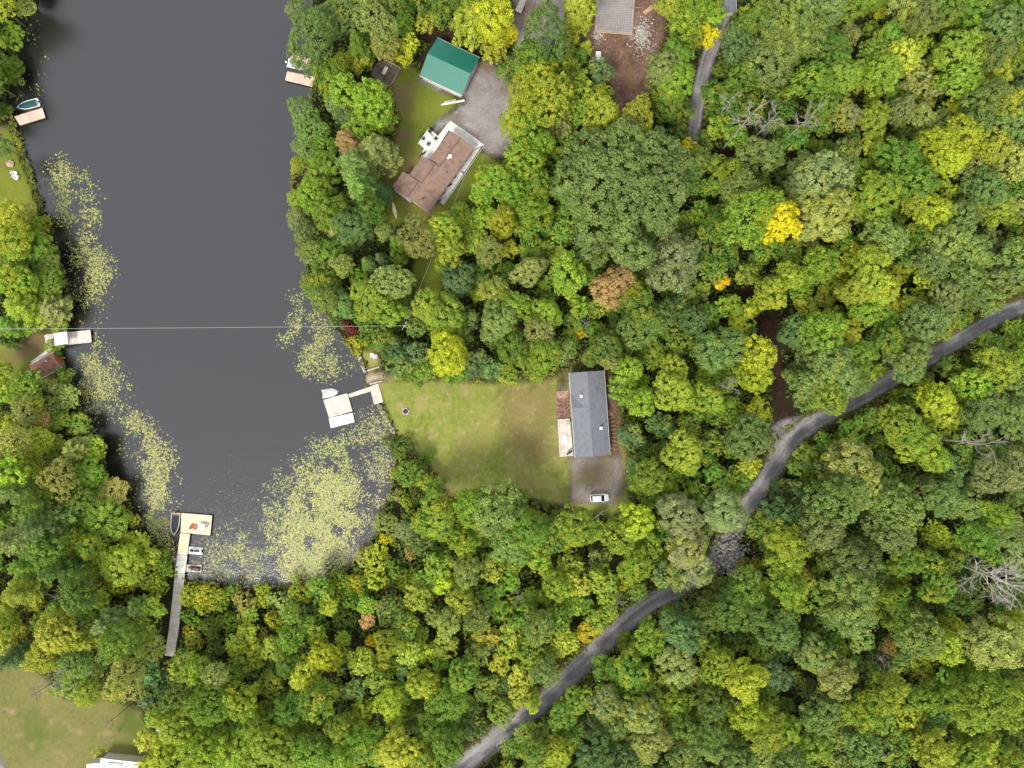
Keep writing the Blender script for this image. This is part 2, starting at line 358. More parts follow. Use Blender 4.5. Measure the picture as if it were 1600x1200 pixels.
water = link('lake_water', np_mesh('lake_water', wv, [[0, 3, 2, 1]], M['water'])); tag(water, 'dark grey calm lake with faint ripples', 'lake', kind='structure')

def sheet(name, label, cat, polys, z, mat, cell=0.6, line=None, width=None):
    """ground-cover sheet built as a grid of cells inside the outline(s); d = metres to the rim"""
    polys = [[P(x, y)[:2] for x, y in p] for p in polys]
    allp = np.array([q for p in polys for q in p])
    x0, y0 = allp.min(0); x1, y1 = allp.max(0)
    xs = np.arange(x0, x1 + cell, cell); ys = np.arange(y0, y1 + cell, cell); X, Y = np.meshgrid(xs, ys)
    D = np.full(X.shape, -9.0)
    for p in polys: D = np.maximum(D, np.where(inside(X, Y, p), 1, -1) * dist_poly(X, Y, p))
    keep = (D[:-1, :-1] > 0) | (D[:-1, 1:] > 0) | (D[1:, 1:] > 0) | (D[1:, :-1] > 0)
    ok = D > -cell * 1.6
    idx = np.arange(X.size).reshape(X.shape)
    F = np.stack([idx[:-1, :-1], idx[:-1, 1:], idx[1:, 1:], idx[1:, :-1]], -1)[keep]
    used = np.unique(F); rem = np.full(X.size, -1); rem[used] = np.arange(len(used))
    V = np.stack([X.ravel()[used], Y.ravel()[used], np.full(len(used), z)], -1)
    # follow the bank down to the water
    di = dist_poly(V[:, 0], V[:, 1], shore_m); sg = np.where(inside(V[:, 0], V[:, 1], shore_m), -di, di)
    V[:, 2] = np.minimum(z, np.clip(sg * 0.45, -1.6, G) + (z - G))
    me = np_mesh(name, V, rem[F], mat)
    a = me.attributes.new('d', 'FLOAT', 'POINT'); a.data.foreach_set('value', np.maximum(D.ravel()[used], 0).astype(np.float32))
    if line is not None:
        pm = np.array([P(x, y)[:2] for x, y in line]); best = np.full(len(V), 1e9); uu = np.zeros(len(V)); ll = np.zeros(len(V)); run = 0.0
        for i in range(len(pm) - 1):
            a0, b0 = pm[i], pm[i + 1]; d0 = b0 - a0; L2 = d0 @ d0 + 1e-9
            t = np.clip(((V[:, :2] - a0) @ d0) / L2, 0, 1); q = V[:, :2] - a0 - t[:, None] * d0
            dd = np.hypot(q[:, 0], q[:, 1]); sgn = np.sign(d0[0] * q[:, 1] - d0[1] * q[:, 0])
            s = dd < best; best[s] = dd[s]; uu[s] = (sgn * dd)[s]; ll[s] = (run + t * sqrt(L2))[s]; run += sqrt(L2)
        a = me.attributes.new('u', 'FLOAT', 'POINT'); a.data.foreach_set('value', (uu / width + 0.5).astype(np.float32))
        a = me.attributes.new('l', 'FLOAT', 'POINT'); a.data.foreach_set('value', ll.astype(np.float32))
    return tag(link(name, me), label, cat, kind='structure')

def ribbon(line, w):
    """pixel centreline + pixel width(s) -> outline"""
    n = len(line); L, R = [], []
    for i, p in enumerate(line):
        d = np.array(line[min(i + 1, n - 1)]) - np.array(line[max(i - 1, 0)]); d = d / (np.hypot(*d) + 1e-9)
        ww = w[i] if hasattr(w, '__len__') else w
        L.append((p[0] - d[1] * ww / 2, p[1] + d[0] * ww / 2)); R.append((p[0] + d[1] * ww / 2, p[1] - d[0] * ww / 2))
    return L + R[::-1]

LAWN = [(585, 588), (640, 588), (700, 588), (760, 592), (850, 588), (888, 572), (948, 572), (972, 640), (985, 720), (990, 790), (955, 815), (900, 800), (850, 790), (800, 775), (745, 772),
        (700, 780), (682, 750), (660, 722), (636, 705), (618, 684), (596, 636), (586, 612), (574, 598), (572, 583), (560, 556), (556, 540), (600, 540), (600, 575)]
LAWN_LUSH = [(605, 100), (640, 95), (664, 110), (700, 140), (730, 158), (690, 200), (665, 215), (700, 190), (770, 240), (790, 250), (770, 300), (720, 330), (660, 355), (600, 360), (585, 300), (600, 250), (618, 190), (606, 150)]
LAWN_SW = [(-120, 1020), (60, 1035), (110, 1085), (180, 1085), (225, 1100), (250, 1160), (240, 1320), (-120, 1320)]
LAWN_W = [(-120, 190), (22, 192), (30, 214), (38, 240), (48, 270), (60, 297), (66, 322), (60, 340), (-120, 350)]
LAWN_W2 = [(-60, 512), (90, 512), (92, 530), (95, 548), (100, 566), (100, 600), (60, 606), (-60, 612)]
HILL_STRIP = [(640, 400), (700, 380), (720, 430), (680, 490), (640, 510), (640, 450)]
sheet('lawn', 'sloping yellow-green lawn between lake and grey house', 'lawn', [LAWN], G + .004, M['lawn'])
sheet('lawn', 'green lawn around the brown-roofed house and garage', 'lawn', [LAWN_LUSH, HILL_STRIP, [(790, 85), (830, 80), (830, 150), (790, 150)]], G + .004, M['lawn_lush'])
sheet('lawn', 'dry brown-green lawn in the bottom left corner', 'lawn', [LAWN_SW], G + .004, M['lawn_dry'])
sheet('lawn', 'small lawn at the left shore beside the white chairs', 'lawn', [LAWN_W, LAWN_W2], G + .004, M['lawn_lush'])
sheet('worn_grass', 'brownish worn grass on the lawn beside the grey-roofed house', 'grass', [[(768, 586), (875, 580), (888, 620), (880, 720), (840, 745), (790, 730), (765, 660)]], G + .008, M['worn'])
DIRT_TOP = [(885, -120), (1055, -120), (1045, 60), (1030, 110), (1020, 150), (1008, 200), (980, 220), (955, 205), (948, 140), (925, 110), (905, 60), (890, 45)]
LITTER = [(1172, 486), (1208, 490), (1220, 540), (1228, 590), (1226, 625), (1248, 655), (1208, 668), (1210, 620), (1198, 570), (1183, 530)]
sheet('dirt_clearing', 'bare brown dirt clearing round the concrete slab', 'dirt', [DIRT_TOP], G + .008, M['dirt'])
sheet('leaf_litter', 'dark red-brown leaf litter under the gap in the trees', 'leaf litter', [LITTER, [(1128, 438), (1166, 440), (1174, 460), (1140, 470)], [(1100, 190), (1140, 190), (1150, 240), (1110, 250)], [(640, 30), (700, 40), (760, 75), (750, 95), (690, 58), (650, 90), (630, 70)]], G + .006, M['litter'])
sheet('dirt_strip', 'brown soil strip behind the grey-roofed house', 'dirt', [[(943, 572), (962, 580), (972, 650), (974, 725), (948, 725), (938, 600)], [(885, 560), (940, 560), (945, 580), (880, 584)], [(866, 580), (892, 580), (892, 618), (866, 618)]], G + .008, M['dirt'])
sheet('sandy_path', 'sandy landing beside the L-shaped dock', 'path', [[(562, 582), (590, 578), (620, 582), (625, 594), (590, 600), (570, 606)]], G + .010, M['sand'], cell=0.4)
sheet('driveway', 'worn gravel driveway below the grey-roofed house', 'driveway', [[(884, 706), (975, 706), (982, 760), (962, 795), (925, 792), (884, 788)]], G + .012, M['drive'])
sheet('driveway', 'grey gravel yard between green garage and brown house', 'driveway', [[(745, 84), (770, 92), (800, 118), (812, 150), (800, 200), (820, 240), (800, 258), (755, 245), (700, 205), (665, 222), (680, 185), (722, 158), (690, 150), (650, 132), (652, 110), (700, 120)]], G + .012, M['gravel'])
sheet('driveway', 'grey gravel parking area at the top edge', 'driveway', [[(790, -120), (900, -120), (900, 20), (892, 50), (850, 90), (800, 85), (796, 40)]], G + .012, M['gravel'])
sheet('driveway', 'pale paved driveway curving along the left edge', 'driveway', [[(-120, 985), (2, 1000), (2, 1080), (-3, 1150), (8, 1180), (30, 1230), (40, 1320), (-120, 1320)]], G + .012, M['gravel'])
LANE = smooth_line([(1148, -140), (1135, -20), (1125, 40), (1104, 95), (1091, 150), (1083, 200), (1076, 250), (1078, 300), (1092, 350), (1120, 410), (1158, 458), (1195, 505), (1214, 560), (1224, 615), (1240, 668)], 6)
ROAD = smooth_line([(1760, 408), (1620, 470), (1565, 492), (1520, 518), (1470, 547), (1420, 577), (1370, 606), (1320, 634), (1270, 662), (1236, 688), (1212, 722), (1190, 758), (1164, 795), (1140, 840),
                    (1105, 885), (1062, 917), (1010, 945), (962, 985), (912, 1034), (860, 1083), (800, 1133), (740, 1182), (640, 1262), (560, 1330)], 6)
RW = list(np.interp(np.arange(len(ROAD)), [0, 48, 60, 72, 96, len(ROAD) - 1], [30, 30, 40, 34, 36, 42]))
sheet('verge', 'brown grassy verge along the gravel road', 'verge', [ribbon(ROAD, 46)], G + .014, M['verge'], cell=0.8)
sheet('lane', 'narrow gravel lane coming down from the top edge', 'lane', [ribbon(LANE[:35], 29)], G + .018, M['road'], 0.5, LANE, 26 * S)
sheet('road', 'grey gravel road winding through the forest on the right', 'road', [ribbon(ROAD, RW), [(1200, 668), (1218, 652), (1250, 648), (1296, 638), (1275, 674), (1240, 704), (1208, 724), (1194, 702)]], G + .022, M['road'], 0.5, ROAD, 32 * S)

# lily pads: nobody could count them -> one object
def lily_mat():
    m, N, L = nt('lily_pad'); out = N.new('ShaderNodeOutputMaterial'); b = N.new('ShaderNodeBsdfPrincipled'); b.inputs['Roughness'].default_value = .45
    at = N.new('ShaderNodeAttribute'); at.attribute_name = 'v'
    r = ramp(N, [(0.0, (.06, .09, .03)), (0.22, (.12, .16, .045)), (0.5, (.25, .285, .055)), (0.72, (.37, .37, .085)), (0.86, (.40, .385, .09)), (0.9, (.15, .12, .095)), (1.0, (.23, .19, .16))])
    L.new(at.outputs['Fac'], r.inputs[0]); L.new(r.outputs[0], b.inputs['Base Color']); L.new(b.outputs[0], out.inputs[0]); return m
M['lily'] = lily_mat()
LILY = [  # outline in pixels, pads per square metre, colour (low = green, high = pinkish), spread, clump threshold
    ([(30, 28), (58, 38), (68, 90), (66, 150), (35, 150)], 1.6, .40, .2, .50),
    ([(76, 262), (95, 250), (128, 258), (160, 318), (158, 345), (125, 362), (84, 345), (74, 300)], 7.0, .60, .22, .36),
    ([(112, 360), (150, 366), (164, 395), (178, 412), (174, 442), (160, 472), (134, 470), (110, 430)], 7.5, .66, .2, .36),
    ([(104, 430), (140, 460), (163, 468), (160, 505), (120, 512), (108, 480)], 3.2, .25, .25, .46),
    ([(120, 540), (150, 528), (180, 560), (206, 610), (202, 640), (165, 656), (128, 632), (104, 585)], 5.6, .58, .26, .40),
    ([(186, 652), (214, 638), (240, 670), (268, 700), (277, 740), (272, 800), (262, 838), (236, 834), (216, 806), (226, 760), (216, 700)], 8.5, .66, .20, .36),
    ([(140, 640), (190, 650), (215, 700), (224, 780), (215, 800), (200, 770), (180, 720)], 0.8, .55, .3, .5),
    ([(222, 800), (262, 830), (276, 850), (270, 882), (236, 840)], 7.5, .72, .28, .30),
    ([(455, 465), (478, 448), (505, 492), (545, 540), (552, 574), (520, 592), (462, 588), (455, 552), (436, 530), (448, 500)], 6.2, .60, .26, .37),
    ([(500, 678), (548, 664), (590, 650), (612, 690), (616, 735), (560, 740), (500, 745), (470, 740), (480, 700)], 4.2, .5, .25, .44),
    ([(560, 640), (600, 650), (618, 690), (618, 770), (590, 800), (545, 760), (570, 700)], 5.0, .78, .25, .42),
    ([(470, 735), (540, 725), (565, 760), (548, 830), (545, 880), (495, 908), (440, 905), (430, 860), (445, 800)], 10.5, .66, .16, .30),
    ([(545, 800), (598, 780), (590, 830), (555, 870), (530, 892), (530, 850)], 6.5, .60, .34, .40),
    ([(330, 905), (345, 845), (370, 800), (410, 750), (460, 715), (480, 735), (450, 800), (435, 860), (445, 912), (380, 916)], 4.6, .52, .26, .45),
    ([(300, 850), (350, 830), (360, 900), (300, 905)], 2.6, .55, .3, .46),
]
from mathutils import noise as mnoise, Vector
def fbm(x, y, s, off=0.0): return 0.5 + 0.5 * mnoise.fractal(Vector((x * s + off, y * s - off, off)), 1.0, 2.0, 3) if False else 0.5 + 0.4 * (mnoise.noise(Vector((x * s + off, y * s, off))) + .5 * mnoise.noise(Vector((x * s * 2.3, y * s * 2.3 + off, 3 + off))))
LV, LF, LA = [], [], []
def pad(x, y, r, val):
    a = random.random() * 6.28; n = len(LV); z = 0.03 + random.random() * .012
    LV.append((x, y, z))
    for k in range(7): LV.append((x + r * cos(a + k * .95), y + r * sin(a + k * .95), z + random.uniform(-.01, .02)))
    for k in range(6): LF.append((n, n + 1 + k, n + 2 + k)); LA.append(val)
for poly, den, val, spr, thr in LILY:
    pm = np.array([P(x, y)[:2] for x, y in poly]); x0, y0 = pm.min(0) - 3; x1, y1 = pm.max(0) + 3
    area = (x1 - x0) * (y1 - y0); n = int(area * den * 4.2)
    xs = rng.uniform(x0, x1, n); ys = rng.uniform(y0, y1, n)
    ins = inside(xs, ys, pm); d = dist_poly(xs, ys, pm); wat = inside(xs, ys, shore_m)
    for x, y, i, dd, w in zip(xs, ys, ins, d, wat):
        if not w: continue
        f = fbm(x, y, .22, val * 9) + .25 * (fbm(x, y, .9, 5) - .5) + .30 * (fbm(x, y, 2.1, 8) - .5)
        p = min(1, .3 + dd * .16) if i else max(0, .15 - dd * .07)
        if f > thr and random.random() < p * min(1, (f - thr + .04) * 4 + .12) or (i and random.random() < .02):
            pad(x, y, random.choice([random.uniform(.07, .13), random.uniform(.08, .17), random.uniform(.12, .23)]), min(1, max(0, random.gauss(val + (f - .5) * .5, spr * .8) if random.random() > .24 else random.choice([random.uniform(0, .22), random.uniform(.88, 1)]))))
lily = link('lily_pads', np_mesh('lily_pads', LV, LF, M['lily'], LA)); tag(lily, 'yellow-green lily pads floating along the lake shores', 'lily pads', kind='stuff')

# ------------------------------------------------------------------ trees: a few crowns and trunks of each kind, copied
def unit(n):
    v = rng.normal(size=(n, 3)); return v / np.linalg.norm(v, axis=1, keepdims=True)
def quads(C, Nn, size, aspect=0.8, D=None):
    """leaf sprays: bent quads at C facing Nn, optionally long axis along D"""
    n = len(C); r = D if D is not None else unit(n)
    u = r - (r * Nn).sum(1, keepdims=True) * Nn; u /= np.linalg.norm(u, axis=1, keepdims=True) + 1e-9; w = np.cross(Nn, u)
    s = (size * rng.uniform(.7, 1.3, n))[:, None] / 2; b = Nn * s * rng.uniform(-.5, .3, n)[:, None]
    V = np.stack([C - u * s, C + w * s * aspect + b, C + u * s * 1.1, C - w * s * aspect + b], 1).reshape(-1, 3)
    return V, np.arange(n * 4).reshape(n, 4)
def blobs_M(R, Ht, n, top=1.0, low=.42):
    B = [(np.array([rng.normal() * .1 * R, rng.normal() * .1 * R, Ht - R * .46]), R * rng.uniform(.42, .5))]
    a0 = rng.uniform(0, 6)
    for k in range(n):
        a = a0 + 2 * pi * k / n + rng.normal() * .28; d = R * rng.uniform(.45, .74); rb = R * rng.uniform(.25, .46)
        B.append((np.array([d * cos(a), d * sin(a), Ht - rb - R * rng.uniform(.12, .55)]), rb))
    for k in range(n // 2):
        a = rng.uniform(0, 6.28); d = R * rng.uniform(.25, .45); rb = R * rng.uniform(.3, .4)
        B.append((np.array([d * cos(a), d * sin(a), Ht - rb - R * rng.uniform(.0, .2)]), rb))
    for k in range(n):
        a = a0 + 2 * pi * (k + .5) / n + rng.normal() * .3; d = R * rng.uniform(.5, .68); rb = R * rng.uniform(.28, .4)
        B.append((np.array([d * cos(a), d * sin(a), Ht - rb - R * rng.uniform(.7, 1.15)]), rb))
    return B
def florets(B, fr, gap=.9):
    """bunches of leaves sitting on the outside of the boughs B"""
    out = []
    for i, (c, rb) in enumerate(B):
        n = max(6, int(3.3 * rb * rb / (fr * fr)))
        k = np.arange(n) + .5; ph = np.arccos(1 - 1.55 * k / n); th = k * 2.39996 + rng.uniform(0, 6)
        d = np.stack([np.cos(th) * np.sin(ph), np.sin(th) * np.sin(ph), np.cos(ph)], 1) + rng.normal(size=(n, 3)) * .16
        d /= np.linalg.norm(d, axis=1, keepdims=True); p = c + d * rb * rng.uniform(.78, 1.1, (n, 1))
        for q, dd in zip(p, d):
            if all(j == i or np.linalg.norm(q - c2) > r2 * .82 for j, (c2, r2) in enumerate(B)): out.append((q, dd))
    return out
def crown_mesh(name, fl, fr, leaf, per, jit=.55, flat=.75):
    V, Fc, A = [], [], []; n = 0
    for q, dd in fl:
        r = fr * rng.uniform(.7, 1.25); m = max(5, int(per * rng.uniform(.7, 1.3))); t = rng.random()
        d = unit(m); up = dd * .7 + np.array([0, 0, .6]); up /= np.linalg.norm(up)
        s = (d @ up) < -.25; d[s] = -d[s]
        C = q + d * r * rng.uniform(.45, 1.0, (m, 1)) * np.array([1, 1, flat])
        N = d * .55 + up * .6 + rng.normal(size=(m, 3)) * jit * .6; N /= np.linalg.norm(N, axis=1, keepdims=True)
        v, f = quads(C, N, leaf); V.append(v); Fc.append(f + n); n += len(v)
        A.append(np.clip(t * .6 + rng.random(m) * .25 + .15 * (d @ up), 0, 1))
    return np_mesh(name, np.concatenate(V), np.concatenate(Fc), M['leaf'], np.concatenate(A))
def trunk_mesh(name, Ht, r0, ends, mat, low=.38):
    mb = MB(); bend = [(rng.normal() * .02 * Ht, rng.normal() * .02 * Ht) for _ in range(4)]
    pts = [(0, 0, -.3), (bend[0][0] * .4, bend[0][1] * .4, Ht * .2), (bend[1][0], bend[1][1], Ht * .45), (bend[2][0], bend[2][1], Ht * .7), (bend[3][0], bend[3][1], Ht * .93)]
    mb.tube(pts, [r0 * 1.25, r0 * .9, r0 * .7, r0 * .45, r0 * .1], 8)
    for e in ends:
        b = rng.uniform(low, .62) * Ht; b = min(b, e[2] - .5)
        mb.tube([(pts[2][0] * b / Ht * 2, pts[2][1] * b / Ht * 2, b), (e[0] * .55, e[1] * .55, b * .45 + e[2] * .55), tuple(e)], [r0 * .36, r0 * .24, r0 * .07], 5)
    return mb.mesh(name, mat)
VAR = {}          # kind -> list of (R, Ht, trunk mesh, crown mesh)
def addvar(k, R, Ht, tm, cm): VAR.setdefault(k, []).append((R, Ht, tm, cm))
for R, cnt, nb in ((2.4, 3, 5), (3.6, 4, 6), (5.2, 4, 7), (7.0, 3, 9)):
    for _ in range(cnt):
        Ht = 7 + 1.9 * R; B = blobs_M(R, Ht, nb); fr = (.62 + .05 * R) * rng.uniform(.74, 1.22); fl = florets(B, fr)
        addvar('M', R, Ht, trunk_mesh('trunk', Ht, .06 + .045 * R, [b[0] for b in B[:nb + 1]], M['bark']),
               crown_mesh('crown', fl, fr, (.30 + .011 * R) * rng.uniform(.85, 1.15), int(47 * (fr / (.62 + .05 * R)) ** 1.5) + 6, rng.uniform(.45, .85), rng.uniform(.65, 1.1)))
R = 15.5; Ht = 25.0; B = []                      # the one huge spreading crown: boughs over a shallow dome
for k in range(58):
    d = R * .86 * sqrt((k + .5) / 58); an = k * 2.39996 + rng.normal() * .15; rb = R * rng.uniform(.15, .23)
    d *= 1 + .13 * sin(2 * an + 1) + .11 * sin(3 * an); B.append((np.array([d * cos(an), d * sin(an), Ht - rb - R * (.42 * (d / R) ** 2 + rng.uniform(0, .30))]), rb))
addvar('H', R, Ht, trunk_mesh('trunk', Ht, .75, [b[0] for b in B[:16]], M['bark']), crown_mesh('crown', florets(B, 1.12), 1.22, .50, 64, .6, .9))
for R, cnt in ((2.2, 2), (3.6, 3), (5.4, 3)):     # fine-leaved poplars / ashes: many small upright sprays
    for _ in range(cnt):
        Ht = 8 + 1.8 * R; B = blobs_M(R, Ht, 6); B.append((np.array([0, 0, Ht - R * .9]), R * .7)); fl = florets(B, .52)
        addvar('F', R, Ht, trunk_mesh('trunk', Ht, .05 + .04 * R, [b[0] for b in B[:6]], M['bark']), crown_mesh('crown', fl, .55, .27, 24, .9, 1.15))
for R, cnt in ((2.2, 2), (3.4, 2)):               # birches: pale stems, light crowns held high
    for _ in range(cnt):
        Ht = 9 + 1.9 * R; B = [b for b in blobs_M(R, Ht, 5)][:9]; fl = florets(B, .6); fl = [f for f in fl if rng.random() < .75]
        addvar('B', R, Ht, trunk_mesh('trunk', Ht, .05 + .03 * R, [b[0] for b in B[:5]], M['birch'], .5), crown_mesh('crown', fl, .6, .33, 20))
def conifer(R, Ht, whorls, perw, tuft, up, droop, w, leafn, taper):
    V, Fc, A, ends = [], [], [], []; n = 0
    for k in range(whorls):
        t = k / (whorls - 1); z = Ht * (.30 + .68 * t); Lb = R * (1 - t) ** taper * rng.uniform(.85, 1.1) + .25; nb = max(4, int(perw * (1 - .35 * t))); a0 = rng.uniform(0, 6)
        for j in range(nb):
            a = a0 + 2 * pi * j / nb + rng.normal() * .18; L1 = Lb * rng.uniform(.72, 1.12); tint = rng.random()
            dirv = np.array([cos(a), sin(a), 0]); side = np.array([-sin(a), cos(a), 0]); m = max(6, int(leafn * L1))
            s = rng.uniform(.15, 1, m) ** .8; sp = (rng.uniform(-1, 1, m) * w * L1 * (.25 + .75 * np.sin(s * 2.6)))
            C = dirv * (s * L1)[:, None] + side * sp[:, None]; C[:, 2] = z + s * L1 * up - (s ** 2) * L1 * droop + rng.uniform(-.12, .22, m)
            D = dirv * .9 + side * (np.sign(sp) * .55)[:, None] + np.array([0, 0, .35]) + rng.normal(size=(m, 3)) * .15
            N = np.array([0, 0, 1.0]) + rng.normal(size=(m, 3)) * .45 + dirv * .25; N /= np.linalg.norm(N, axis=1, keepdims=True)
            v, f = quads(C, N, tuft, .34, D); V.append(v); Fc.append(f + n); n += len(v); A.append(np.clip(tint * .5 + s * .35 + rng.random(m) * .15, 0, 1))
            if k % 2 == 0: ends.append((L1 * .8 * cos(a), L1 * .8 * sin(a), z + L1 * .8 * up, z))
    return np_mesh('crown', np.concatenate(V), np.concatenate(Fc), M['leaf'], np.concatenate(A)), ends
def conifer_trunk(Ht, r0, ends):
    mb = MB(); mb.tube([(0, 0, -.3), (0, 0, Ht * .5), (0, 0, Ht * .97)], [r0 * 1.2, r0 * .75, r0 * .08], 8)
    for e in ends: mb.tube([(0, 0, e[3]), e[:3]], [.07, .02], 4)
    return mb.mesh('trunk', M['bark'])
for R, cnt in ((2.8, 2), (4.4, 3)):               # white pines, feathery whorls
    for _ in range(cnt):
        Ht = 10 + 1.8 * R; cm, e = conifer(R, Ht, 9, 8, .62, .22, .05, .26, 26, .62); addvar('N', R, Ht, conifer_trunk(Ht, .08 + .045 * R, e), cm)
for R, cnt in ((1.8, 2), (2.8, 2)):               # cedars and spruces, narrow dense cones
    for _ in range(cnt):
        Ht = 6 + 2.2 * R; cm, e = conifer(R, Ht, 14, 11, .42, -.12, .12, .22, 34, .9); addvar('C', R, Ht, conifer_trunk(Ht, .07 + .05 * R, e[:20]), cm)
for R, cnt in ((1.1, 3), (2.0, 3), (3.2, 3)):     # shrubs
    for _ in range(cnt):
        Ht = .9 + 1.0 * R; B = [(np.array([rng.normal() * .45 * R, rng.normal() * .45 * R, Ht - R * rng.uniform(.4, .9)]), R * rng.uniform(.32, .5)) for _ in range(8)]
        B = [(np.array([c[0], c[1], max(c[2], r * .5)]), r) for c, r in B]; fl = florets(B, .42)
        addvar('S', R, Ht, trunk_mesh('stems', Ht * .8, .05 + .01 * R, [b[0] for b in B[:6]], M['bark'], .05), crown_mesh('foliage', fl, .42, .27, 20, .8))
def dead_mesh(R, Ht, dense, mat):
    mb = MB(); mb.tube([(0, 0, -.3), (.1, .1, Ht * .5), (.0, .2, Ht * .9)], [.17, .12, .04], 7)
    def grow(p, d, L, r, lev):
        q = p + d * L; mid = p + d * L * .5 + rng.normal(size=3) * L * .06
        mb.tube([p, mid, q], [r, r * .75, r * .45], 4, cap=False)
        if lev > 0:
            for _ in range(3 if lev > 1 else dense + 1):
                nd = d * .8 + rng.normal(size=3) * .42; nd[2] += .12; nd /= np.linalg.norm(nd); grow(p + d * L * rng.uniform(.45, 1), nd, L * rng.uniform(.5, .75), r * .55, lev - 1)
    nb = 20 if dense > 3 else 8
    for k in range(nb):
        a = 2 * pi * k / nb + rng.normal() * .3; z = Ht * rng.uniform(.45, .85); d = np.array([cos(a), sin(a), rng.uniform(.25, .8)]); d /= np.linalg.norm(d)
        grow(np.array([.1, .1, z]), d, R * rng.uniform(.4, .55), .075, 3 if R > 5 else 2)
    return mb.mesh('branches', mat)
for R, Ht, dn in ((2.5, 9, 3), (3.4, 12, 3), (3.4, 12, 3), (6.6, 17, 5)): addvar('X', R, Ht, None, dead_mesh(R, Ht, dn, M['dead_pale' if R > 5 else 'dead']))

COLR = {'G': (0.142, 0.251, 0.029), 'D': (0.105, 0.185, 0.029), 'K': (0.112, 0.189, 0.059), 'O': (0.176, 0.262, 0.062), 'L': (0.216, 0.330, 0.032), 'Y': (0.310, 0.372, 0.038), 'U': (0.365, 0.425, 0.030), 'V': (.46, .50, .030),
        'A': (.64, .555, .018), 'T': (0.285, 0.338, 0.085), 'P': (0.255, 0.317, 0.108), 'W': (0.420, 0.304, 0.105), 'R': (0.20, 0.045, 0.030), 'H': (.165, .226, .062)}

